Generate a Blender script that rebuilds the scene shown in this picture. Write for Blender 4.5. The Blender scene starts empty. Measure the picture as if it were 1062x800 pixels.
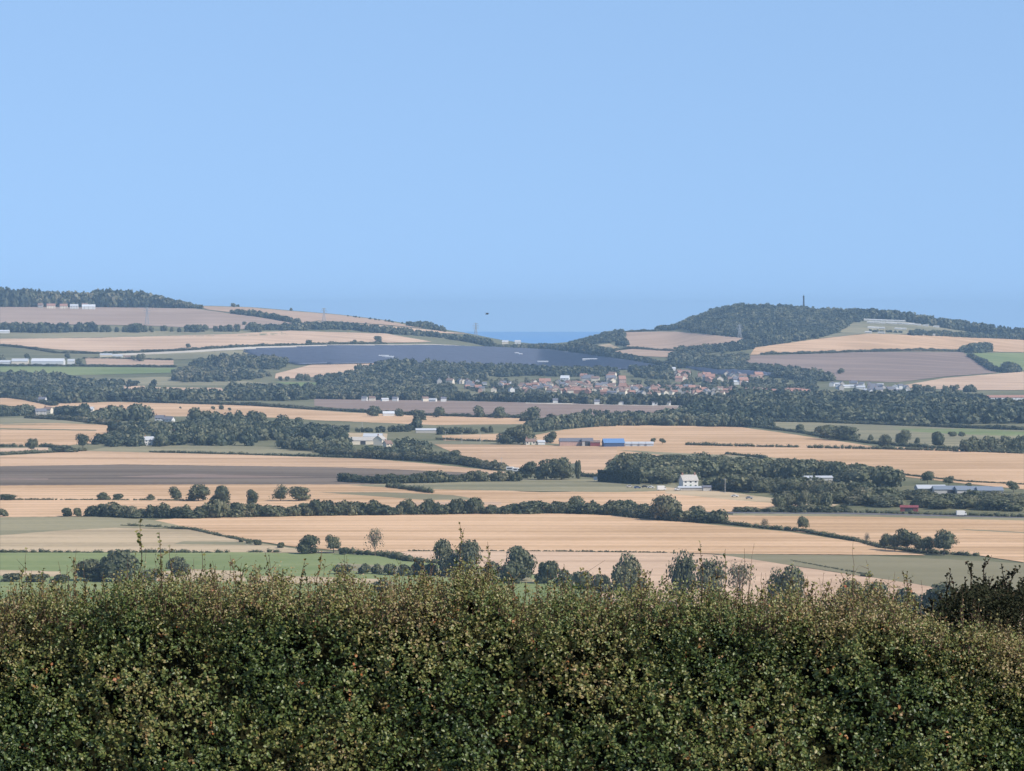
import bpy, math, random
import numpy as np
from mathutils import Vector, Matrix, geometry

# ------------------------------------------------------------------ camera, sky, sun, exposure
S = bpy.context.scene
COL = S.collection
F = 4033.0                 # focal length in photo pixels (1062 wide)
CZ = 150.0                 # camera height above the sea
EYE = 324.0                # photo row at eye level
PITCH = math.atan((400 - EYE) / F)
cam = bpy.data.cameras.new("camera"); cam.sensor_width = 36; cam.lens = 36 * F / 1062
cam.clip_start = 0.5; cam.clip_end = 90000
co = bpy.data.objects.new("camera", cam); COL.objects.link(co)
co.location = (0, 0, CZ); co.rotation_euler = (math.pi / 2 - PITCH, 0, 0)
S.camera = co

SUN_EL, SUN_AZ = math.radians(42), math.radians(122)     # azimuth clockwise from the view direction (+Y)
w = bpy.data.worlds.new("World"); S.world = w; w.use_nodes = True
nt = w.node_tree; bg = nt.nodes["Background"]
sky = nt.nodes.new("ShaderNodeTexSky"); sky.sky_type = 'NISHITA'; sky.sun_disc = False
sky.sun_elevation = SUN_EL; sky.sun_rotation = SUN_AZ
sky.altitude = 150; sky.air_density = 1.0; sky.dust_density = 0.3; sky.ozone_density = 2.7
tcw = nt.nodes.new("ShaderNodeTexCoord"); mpw = nt.nodes.new("ShaderNodeVectorMath"); mpw.operation = 'MULTIPLY_ADD'
mpw.inputs[1].default_value = (1, 1, 0.6); mpw.inputs[2].default_value = (0, 0, 0.23)
nrm = nt.nodes.new("ShaderNodeVectorMath"); nrm.operation = 'NORMALIZE'
nt.links.new(tcw.outputs["Generated"], mpw.inputs[0]); nt.links.new(mpw.outputs[0], nrm.inputs[0])
nt.links.new(nrm.outputs[0], sky.inputs["Vector"])
nt.links.new(sky.outputs[0], bg.inputs[0]); bg.inputs[1].default_value = 0.15
sd = bpy.data.lights.new("sun", 'SUN'); sd.energy = 4.2; sd.angle = math.radians(0.5); sd.color = (1.0, 0.93, 0.82)
so = bpy.data.objects.new("sun", sd); COL.objects.link(so)
sv = Vector((math.sin(SUN_AZ) * math.cos(SUN_EL), math.cos(SUN_AZ) * math.cos(SUN_EL), math.sin(SUN_EL)))
so.rotation_euler = sv.to_track_quat('Z', 'Y').to_euler(); so.location = (200, -100, 400)
S.view_settings.view_transform = 'Standard'; S.view_settings.look = 'None'
S.view_settings.exposure = 0.36; S.view_settings.gamma = 1.0; S.view_settings.use_curve_mapping = False
S.render.engine = 'CYCLES'
cy = S.cycles
cy.max_bounces = 4; cy.diffuse_bounces = 2; cy.glossy_bounces = 1; cy.transmission_bounces = 2
cy.volume_bounces = 0; cy.transparent_max_bounces = 6; cy.use_denoising = True
cy.use_adaptive_sampling = True; cy.adaptive_threshold = 0.01
HAZE_DENSITY = 4.3e-5
HAZE_COLOR = (0.50, 0.75, 1.0)

# ------------------------------------------------------------------ helpers
rng = np.random.default_rng(7); random.seed(7)
def srgb(r, g, b):
    f = lambda c: (c / 255 / 12.92) if c / 255 <= 0.04045 else ((c / 255 + 0.055) / 1.055) ** 2.4
    return (f(r), f(g), f(b), 1)
def slope(row): return np.tan(-(np.arctan((np.asarray(row, float) - 400) / F) + PITCH))
def ray(px, row):
    """horizontal slope u = X/Y and vertical slope v = (z-CZ)/Y of a photo pixel"""
    px = np.asarray(px, float); row = np.asarray(row, float)
    cx = (px - 531) / F; cyy = -(row - 400) / F
    c, s = math.cos(PITCH), math.sin(PITCH)
    dy = c + cyy * s; dz = -s + cyy * c
    return cx / dy, dz / dy
def prop(o, label=None, cat=None, group=None, kind=None):
    if label: o["label"] = label
    if cat: o["category"] = cat
    if group: o["group"] = group
    if kind: o["kind"] = kind
    return o
def link(name, me, parent=None, loc=None):
    o = bpy.data.objects.new(name, me); COL.objects.link(o)
    if parent: o.parent = parent
    if loc is not None: o.location = loc
    return o
def empty(name, loc, rz=0, label=None, cat=None, group=None):
    o = bpy.data.objects.new(name, None); COL.objects.link(o); o.location = loc; o.rotation_euler = (0, 0, rz)
    o.empty_display_size = 0.5
    return prop(o, label, cat, group)
def tri_mesh(name, V, T, mat, tint=None, smooth=False):
    V = np.ascontiguousarray(V, np.float32); T = np.ascontiguousarray(T, np.int32)
    me = bpy.data.meshes.new(name)
    me.vertices.add(len(V)); me.vertices.foreach_set("co", V.ravel())
    me.loops.add(len(T) * 3); me.loops.foreach_set("vertex_index", T.ravel())
    me.polygons.add(len(T)); me.polygons.foreach_set("loop_start", np.arange(0, len(T) * 3, 3, dtype=np.int32))
    if smooth: me.polygons.foreach_set("use_smooth", np.ones(len(T), bool))
    if tint is not None:
        a = me.attributes.new("tint", 'FLOAT', 'FACE'); a.data.foreach_set("value", np.ascontiguousarray(tint, np.float32))
    me.update(calc_edges=True)
    if mat: me.materials.append(mat)
    return me
class MB:
    """collects simple solids into one mesh"""
    def __init__(s): s.V = []; s.F = []; s.M = []
    def add(s, vs, fs, m=0):
        b = len(s.V); s.V += [tuple(v) for v in vs]; s.F += [tuple(b + i for i in f) for f in fs]; s.M += [m] * len(fs); return s
    def box(s, x0, x1, y0, y1, z0, z1, m=0):
        vs = [(x, y, z) for z in (z0, z1) for x, y in ((x0, y0), (x1, y0), (x1, y1), (x0, y1))]
        return s.add(vs, [(0, 3, 2, 1), (4, 5, 6, 7), (0, 1, 5, 4), (1, 2, 6, 5), (2, 3, 7, 6), (3, 0, 4, 7)], m)
    def bar(s, a, b, r0, r1=None, n=5, m=0):
        r1 = r0 if r1 is None else r1
        a = Vector(a); b = Vector(b); d = (b - a)
        if d.length < 1e-6: return s
        q = d.to_track_quat('Z', 'Y'); vs = []
        for c, r in ((a, r0), (b, r1)):
            for i in range(n):
                t = 2 * math.pi * i / n; vs.append(c + q @ Vector((r * math.cos(t), r * math.sin(t), 0)))
        fs = [(i, (i + 1) % n, n + (i + 1) % n, n + i) for i in range(n)] + [tuple(range(n))[::-1], tuple(range(n, 2 * n))]
        return s.add(vs, fs, m)
    def prism(s, prof, x0, x1, m=0):
        """profile (y,z) swept along X"""
        n = len(prof); vs = [(x0, y, z) for y, z in prof] + [(x1, y, z) for y, z in prof]
        return s.add(vs, [(i, (i + 1) % n, n + (i + 1) % n, n + i) for i in range(n)] + [tuple(range(n))[::-1], tuple(range(n, 2 * n))], m)
    def mesh(s, name, mats):
        me = bpy.data.meshes.new(name); me.from_pydata(s.V, [], s.F)
        for m in (mats if isinstance(mats, (list, tuple)) else [mats]): me.materials.append(m)
        for p, m in zip(me.polygons, s.M): p.material_index = m
        me.update(); return me
    def build(s, name, mats, parent=None): return link(name, s.mesh(name, mats), parent)

# ------------------------------------------------------------------ materials
def mat_base(name, rough=0.9, spec=0.2):
    m = bpy.data.materials.new(name); m.use_nodes = True
    b = m.node_tree.nodes["Principled BSDF"]; b.inputs["Roughness"].default_value = rough
    b.inputs["Specular IOR Level"].default_value = spec
    return m, m.node_tree, b
def plain(name, rgb, rough=0.8, var=0.15, scale=1.5, spec=0.2, metal=0):
    m, t, b = mat_base(name, rough, spec); b.inputs["Metallic"].default_value = metal
    n = t.nodes.new("ShaderNodeTexNoise"); n.inputs["Scale"].default_value = scale; n.inputs["Detail"].default_value = 4
    tc = t.nodes.new("ShaderNodeTexCoord"); t.links.new(tc.outputs["Object"], n.inputs["Vector"])
    r = t.nodes.new("ShaderNodeValToRGB"); r.color_ramp.elements[0].position = 0.3; r.color_ramp.elements[1].position = 0.7
    r.color_ramp.elements[0].color = (*[c * (1 - var) for c in rgb[:3]], 1); r.color_ramp.elements[1].color = (*[min(1, c * (1 + var)) for c in rgb[:3]], 1)
    t.links.new(n.outputs[0], r.inputs[0]); t.links.new(r.outputs[0], b.inputs["Base Color"]); return m
def field_mat(name, c1, c2, streak=0.55, tram=0.0, ang=0.0, patch=None):
    """crop or stubble field: long streaks along the working direction, soft patches, fine grain"""
    m, t, b = mat_base(name, 1.0, 0.05); N = t.nodes; L = t.links
    tc = N.new("ShaderNodeTexCoord")
    mp = N.new("ShaderNodeMapping"); mp.inputs["Rotation"].default_value = (0, 0, ang); mp.inputs["Scale"].default_value = (0.0025, 0.030, 0.02)
    L.new(tc.outputs["Object"], mp.inputs[0])
    n1 = N.new("ShaderNodeTexNoise"); n1.inputs["Scale"].default_value = 1; n1.inputs["Detail"].default_value = 5; n1.inputs["Roughness"].default_value = 0.65
    L.new(mp.outputs[0], n1.inputs["Vector"])
    n2 = N.new("ShaderNodeTexNoise"); n2.inputs["Scale"].default_value = 0.006; n2.inputs["Detail"].default_value = 5
    L.new(tc.outputs["Object"], n2.inputs["Vector"])
    n3 = N.new("ShaderNodeTexNoise"); n3.inputs["Scale"].default_value = 0.25; n3.inputs["Detail"].default_value = 3
    L.new(tc.outputs["Object"], n3.inputs["Vector"])
    a = N.new("ShaderNodeMath"); a.operation = 'MULTIPLY_ADD'; a.inputs[1].default_value = streak; L.new(n1.outputs[0], a.inputs[0])
    a2 = N.new("ShaderNodeMath"); a2.operation = 'MULTIPLY'; a2.inputs[1].default_value = 0.85 - streak; L.new(n2.outputs[0], a2.inputs[0]); L.new(a2.outputs[0], a.inputs[2])
    a3 = N.new("ShaderNodeMath"); a3.operation = 'MULTIPLY_ADD'; a3.inputs[1].default_value = 0.15; L.new(n3.outputs[0], a3.inputs[0]); L.new(a.outputs[0], a3.inputs[2])
    r = N.new("ShaderNodeValToRGB"); e = r.color_ramp.elements; e[0].position = 0.43; e[1].position = 0.57
    e[0].color = c1; e[1].color = c2; L.new(a3.outputs[0], r.inputs[0]); out = r.outputs[0]
    if tram:
        wv = N.new("ShaderNodeTexWave"); wv.bands_direction = 'Y'; wv.inputs["Scale"].default_value = 0.013; wv.inputs["Distortion"].default_value = 1.2
        wv.inputs["Detail"].default_value = 1; wv.inputs["Detail Scale"].default_value = 0.3
        mp2 = N.new("ShaderNodeMapping"); mp2.inputs["Rotation"].default_value = (0, 0, ang); L.new(tc.outputs["Object"], mp2.inputs[0]); L.new(mp2.outputs[0], wv.inputs["Vector"])
        mr = N.new("ShaderNodeMapRange"); mr.inputs[1].default_value = 0.75; mr.inputs[2].default_value = 1.0; mr.inputs[3].default_value = 1.0; mr.inputs[4].default_value = 1.0 - tram
        L.new(wv.outputs[1], mr.inputs[0]); hs = N.new("ShaderNodeHueSaturation"); L.new(mr.outputs[0], hs.inputs["Value"]); L.new(out, hs.inputs["Color"]); out = hs.outputs[0]
    L.new(out, b.inputs["Base Color"]); return m
def leaf_mat(name, ca, cb, cc, trans=0.2, rand=0.25, rough=0.6, spec=0.25):
    """foliage: per-leaf 'tint' attribute picks the colour, object random shifts each plant"""
    m, t, b = mat_base(name, rough, spec); N = t.nodes; L = t.links
    at = N.new("ShaderNodeAttribute"); at.attribute_name = "tint"
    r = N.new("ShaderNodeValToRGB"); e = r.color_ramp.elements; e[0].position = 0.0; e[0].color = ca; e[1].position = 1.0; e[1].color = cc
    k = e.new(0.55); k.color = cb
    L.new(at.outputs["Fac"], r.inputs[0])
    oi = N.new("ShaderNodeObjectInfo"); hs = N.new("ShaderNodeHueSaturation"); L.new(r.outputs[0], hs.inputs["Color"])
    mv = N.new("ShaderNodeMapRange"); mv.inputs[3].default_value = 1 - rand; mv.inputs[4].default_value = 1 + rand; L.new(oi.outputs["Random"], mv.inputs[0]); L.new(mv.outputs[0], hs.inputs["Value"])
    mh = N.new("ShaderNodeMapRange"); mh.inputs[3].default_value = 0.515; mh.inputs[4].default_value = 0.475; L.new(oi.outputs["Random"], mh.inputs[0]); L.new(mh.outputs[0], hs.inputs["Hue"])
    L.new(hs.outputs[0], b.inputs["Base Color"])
    if trans:
        tr = N.new("ShaderNodeBsdfTranslucent"); L.new(hs.outputs[0], tr.inputs[0]); mx = N.new("ShaderNodeMixShader"); mx.inputs[0].default_value = trans
        L.new(b.outputs[0], mx.inputs[1]); L.new(tr.outputs[0], mx.inputs[2]); L.new(mx.outputs[0], N["Material Output"].inputs[0])
    return m
c = lambda *a: (*a, 1)
M = {}
M['gold'] = field_mat("stubble_gold", c(0.45, 0.285, 0.155), c(0.63, 0.415, 0.25), 0.45, 0.16, 0.05)
M['gold2'] = field_mat("stubble_gold_striped", c(0.41, 0.265, 0.155), c(0.61, 0.405, 0.25), 0.6, 0.18, -0.12)
M['pink'] = field_mat("stubble_pale", c(0.45, 0.305, 0.20), c(0.60, 0.42, 0.28), 0.5, 0.06)
M['tan'] = field_mat("dry_grass_tan", c(0.33, 0.255, 0.155), c(0.50, 0.38, 0.24), 0.6)
M['pasture'] = field_mat("grey_green_pasture", c(0.19, 0.175, 0.105), c(0.30, 0.26, 0.155), 0.5)
M['olive'] = field_mat("olive_crop", c(0.205, 0.18, 0.105), c(0.245, 0.215, 0.13), 0.3)
M['green'] = field_mat("green_pasture", c(0.15, 0.19, 0.072), c(0.225, 0.25, 0.108), 0.4)
M['plough'] = field_mat("ploughed_soil", c(0.115, 0.088, 0.064), c(0.20, 0.155, 0.115), 0.7)
M['mauve'] = field_mat("mauve_soil", c(0.215, 0.155, 0.122), c(0.295, 0.215, 0.17), 0.6, 0.05)
M['hilltan'] = field_mat("hill_stubble", c(0.38, 0.26, 0.175), c(0.47, 0.33, 0.23), 0.6, 0.08)
M['hillpale'] = field_mat("hill_fallow", c(0.31, 0.225, 0.17), c(0.40, 0.295, 0.225), 0.6, 0.05)
M['chalk'] = field_mat("chalk_track", c(0.44, 0.38, 0.30), c(0.56, 0.49, 0.39), 0.4)
M['rough'] = field_mat("rough_grass", c(0.115, 0.118, 0.062), c(0.19, 0.175, 0.10), 0.4)
M['solarground'] = field_mat("dark_panel_ground", c(0.045, 0.055, 0.06), c(0.07, 0.08, 0.08), 0.4)
M['road'] = plain("tarmac", (0.13, 0.12, 0.115), 0.9, 0.15, 0.1)
M['tree'] = leaf_mat("tree_leaves", c(0.046, 0.058, 0.032), c(0.10, 0.112, 0.056), c(0.21, 0.20, 0.11))
M['far'] = leaf_mat("wood_leaves", c(0.030, 0.042, 0.026), c(0.070, 0.084, 0.045), c(0.165, 0.16, 0.09), 0.1, 0.12)
M['darkleaf'] = leaf_mat("conifer_leaves", c(0.012, 0.022, 0.010), c(0.020, 0.034, 0.016), c(0.035, 0.05, 0.022), 0.05, 0.1)
M['pale'] = leaf_mat("pale_leaves", c(0.07, 0.082, 0.042), c(0.125, 0.13, 0.07), c(0.21, 0.19, 0.11))
M['hedge'] = leaf_mat("hedge_leaves", c(0.038, 0.048, 0.022), c(0.08, 0.088, 0.042), c(0.18, 0.165, 0.09), 0.1, 0.15)
M['bark'] = plain("bark", (0.11, 0.085, 0.065), 0.95, 0.3, 3)
M['greybark'] = plain("dead_bark", (0.17, 0.13, 0.10), 0.95, 0.2, 3)

# ------------------------------------------------------------------ terrain
NY = np.array([-400, 0, 12, 30, 80, 200, 400, 700, 1000, 1300, 1500, 1800, 5600.])
NZ = np.array([-1.7, -1.7, -2.7, -5.4, -13, -31, -52, -74, -92, -104.5, -108.5, -110, -110.])
RX = np.array([-400, 0, 100, 180, 210, 260, 300, 350, 400, 450, 490, 520, 560, 600, 635, 660, 700, 722, 742, 765, 800, 850, 900, 950, 1000, 1062, 1500.])
RR = np.array([322, 317, 318, 318.5, 317, 318.5, 322, 326, 332, 340, 346.5, 353, 357.5, 354, 346.5, 344, 341.5, 332, 325.5, 321.5, 322, 325, 327.5, 333, 341, 350, 375.])
_gx = np.arange(-500, 1600.); _gr = np.interp(_gx, RX, RR); _k = np.exp(-0.5 * (np.arange(-24, 25) / 8.) ** 2); _k /= _k.sum()
_gr = np.convolve(np.pad(_gr, 24, 'edge'), _k, 'valid')
YR = 8000.
def terrain(X, Y):
    X = np.asarray(X, float); Y = np.asarray(Y, float)
    base = np.interp(Y, NY, NZ)
    und = np.clip((Y - 1700) / 500, 0, 1) * np.clip((5600 - Y) / 400, 0, 1) * (1.4 * np.sin(Y / 170. + X / 400.) + 1.0 * np.sin(X / 230. - Y / 410.))
    px = 531 + F * X / np.maximum(Y, 50)
    zr = slope(np.interp(px, _gx, _gr)) * YR
    t = np.clip((Y - 5600) / (YR - 5600), 0, 1); s = 0.5 * t + 0.5 * t * t * (3 - 2 * t)
    t2 = np.clip((Y - YR) / 3500, 0, 1)
    z = base + und + (zr + 110) * s
    z = np.where(Y > YR, zr + (-160 - zr) * (t2 ** 0.9), z)
    return CZ + z
_YS = np.concatenate([np.arange(1000, 5600, 6.), np.arange(5600, 8001, 5.)])
def ground(px, row):
    """where the sight line of a photo pixel meets the land"""
    px = np.atleast_1d(np.asarray(px, float)); row = np.atleast_1d(np.asarray(row, float)); out = np.zeros((len(px), 3))
    for a in range(0, len(px), 400):
        u, v = ray(px[a:a + 400], row[a:a + 400]); Y = _YS[None, :]
        d = CZ + v[:, None] * Y - terrain(u[:, None] * Y, Y + 0 * u[:, None])
        hit = d <= 0; any_ = hit.any(1); k = np.where(any_, hit.argmax(1), len(_YS) - 1); k0 = np.maximum(k - 1, 0); i = np.arange(len(u))
        d0, d1 = d[i, k0], d[i, k]; f = np.where((any_) & (d0 > 0), d0 / np.maximum(d0 - d1, 1e-9), 1)
        y = _YS[k0] + (_YS[k] - _YS[k0]) * f; x = u * y
        out[a:a + 400] = np.stack([x, y, terrain(x, y)], 1)
    return out
def gp(px, row): return Vector(ground(px, row)[0])
ys = np.concatenate([np.arange(-300, 0, 50.), np.arange(0, 60, 4.), np.arange(60, 400, 20.), np.arange(400, 1500, 50.), np.arange(1500, 5500, 40.), np.arange(5500, 8200, 20.), np.arange(8200, 11600, 100.)])
ss = np.linspace(-1, 1, 281)
SS, YY = np.meshgrid(ss, ys); XX = SS * 0.3 * (YY + 420); ZZ = terrain(XX, YY)
nr, nc = XX.shape; idx = np.arange(nr * nc).reshape(nr, nc)
q = np.stack([idx[:-1, :-1], idx[:-1, 1:], idx[1:, 1:], idx[1:, :-1]], -1).reshape(-1, 4)
T = np.concatenate([q[:, [0, 1, 2]], q[:, [0, 2, 3]]])
ter = link("ground", tri_mesh("ground", np.stack([XX, YY, ZZ], -1).reshape(-1, 3), T, M['rough'], smooth=True)); prop(ter, kind="structure")

# sea
mw, tw, bw = mat_base("sea_water", 0.35, 0.4); bw.inputs["Base Color"].default_value = (0.04, 0.22, 0.52, 1)
nn = tw.nodes.new("ShaderNodeTexNoise"); nn.inputs["Scale"].default_value = 0.02; bp = tw.nodes.new("ShaderNodeBump"); bp.inputs["Strength"].default_value = 0.5
tcs = tw.nodes.new("ShaderNodeTexCoord"); tw.links.new(tcs.outputs["Object"], nn.inputs["Vector"]); tw.links.new(nn.outputs[0], bp.inputs["Height"]); tw.links.new(bp.outputs[0], bw.inputs["Normal"])
mb = MB(); mb.add([(-12000, 9000, 0), (12000, 9000, 0), (12000, 30000, 0), (-12000, 30000, 0)], [(0, 1, 2, 3)])
prop(mb.build("sea", mw), kind="structure")

# haze: one closed box of pale even air around the camera and all the land
hz = MB().box(-13000, 13000, -380, 30500, -12, CZ + 85).build("haze", [])
hm = bpy.data.materials.new("haze_air"); hm.use_nodes = True; ht = hm.node_tree
ht.nodes.remove(ht.nodes["Principled BSDF"]); pv = ht.nodes.new("ShaderNodeVolumePrincipled")
pv.inputs["Color"].default_value = (*HAZE_COLOR, 1); pv.inputs["Density"].default_value = HAZE_DENSITY; pv.inputs["Anisotropy"].default_value = 0.0
ht.links.new(pv.outputs[0], ht.nodes["Material Output"].inputs["Volume"]); hz.data.materials.append(hm)
prop(hz, kind="stuff")

# ------------------------------------------------------------------ fields: sheets lying on the land
def inpoly(x, y, P):
    x = np.asarray(x, float); y = np.asarray(y, float); r = np.zeros(x.shape, bool); n = len(P); j = n - 1
    for i in range(n):
        xi, yi = P[i]; xj, yj = P[j]
        if yi != yj:
            r ^= ((yi > y) != (yj > y)) & (x < (xj - xi) * (y - yi) / (yj - yi) + xi)
        j = i
    return r
_fi = [0]
def sheet(name, mat, P, jit=0.25, up=None):
    pts = []
    for (x0, y0), (x1, y1) in zip(P, P[1:] + P[:1]):
        n = max(1, int(max(abs(x1 - x0) / 5, abs(y1 - y0) / 1.5)))
        for k in range(n):
            e = 0 if k == 0 else jit * (random.random() - .5)
            pts.append((x0 + (x1 - x0) * k / n, y0 + (y1 - y0) * k / n + e))
    nb = len(pts); xs = [p[0] for p in P]; yy = [p[1] for p in P]
    gx, gy = np.meshgrid(np.arange(min(xs) + 4, max(xs), 11.), np.arange(min(yy) + .8, max(yy), 1.6)); gx = gx.ravel(); gy = gy.ravel()
    k = inpoly(gx, gy, pts); gx = gx[k]; gy = gy[k]
    vs = [Vector((p[0], p[1] * 6)) for p in pts] + [Vector((a, b * 6)) for a, b in zip(gx, gy)]
    res = geometry.delaunay_2d_cdt(vs, [(i, (i + 1) % nb) for i in range(nb)], [], 1, 1e-4)
    v2 = np.array([(v.x, v.y / 6) for v in res[0]]); W = ground(v2[:, 0], v2[:, 1])
    _fi[0] += 1; W[:, 2] += (0.06 + 0.006 * _fi[0] + np.clip((W[:, 1] - 5000) / 3000, 0, 1) * 0.5) if up is None else up
    T = [f[::-1] if True else f for f in res[2] if len(f) == 3]
    T = np.array(T)
    # make all faces point up
    a, b_, c_ = W[T[:, 0]], W[T[:, 1]], W[T[:, 2]]; nz = np.cross(b_ - a, c_ - a)[:, 2]; T[nz < 0] = T[nz < 0][:, ::-1]
    return prop(link(name, tri_mesh(name, W, T, mat, smooth=True)), kind="structure")
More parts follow.
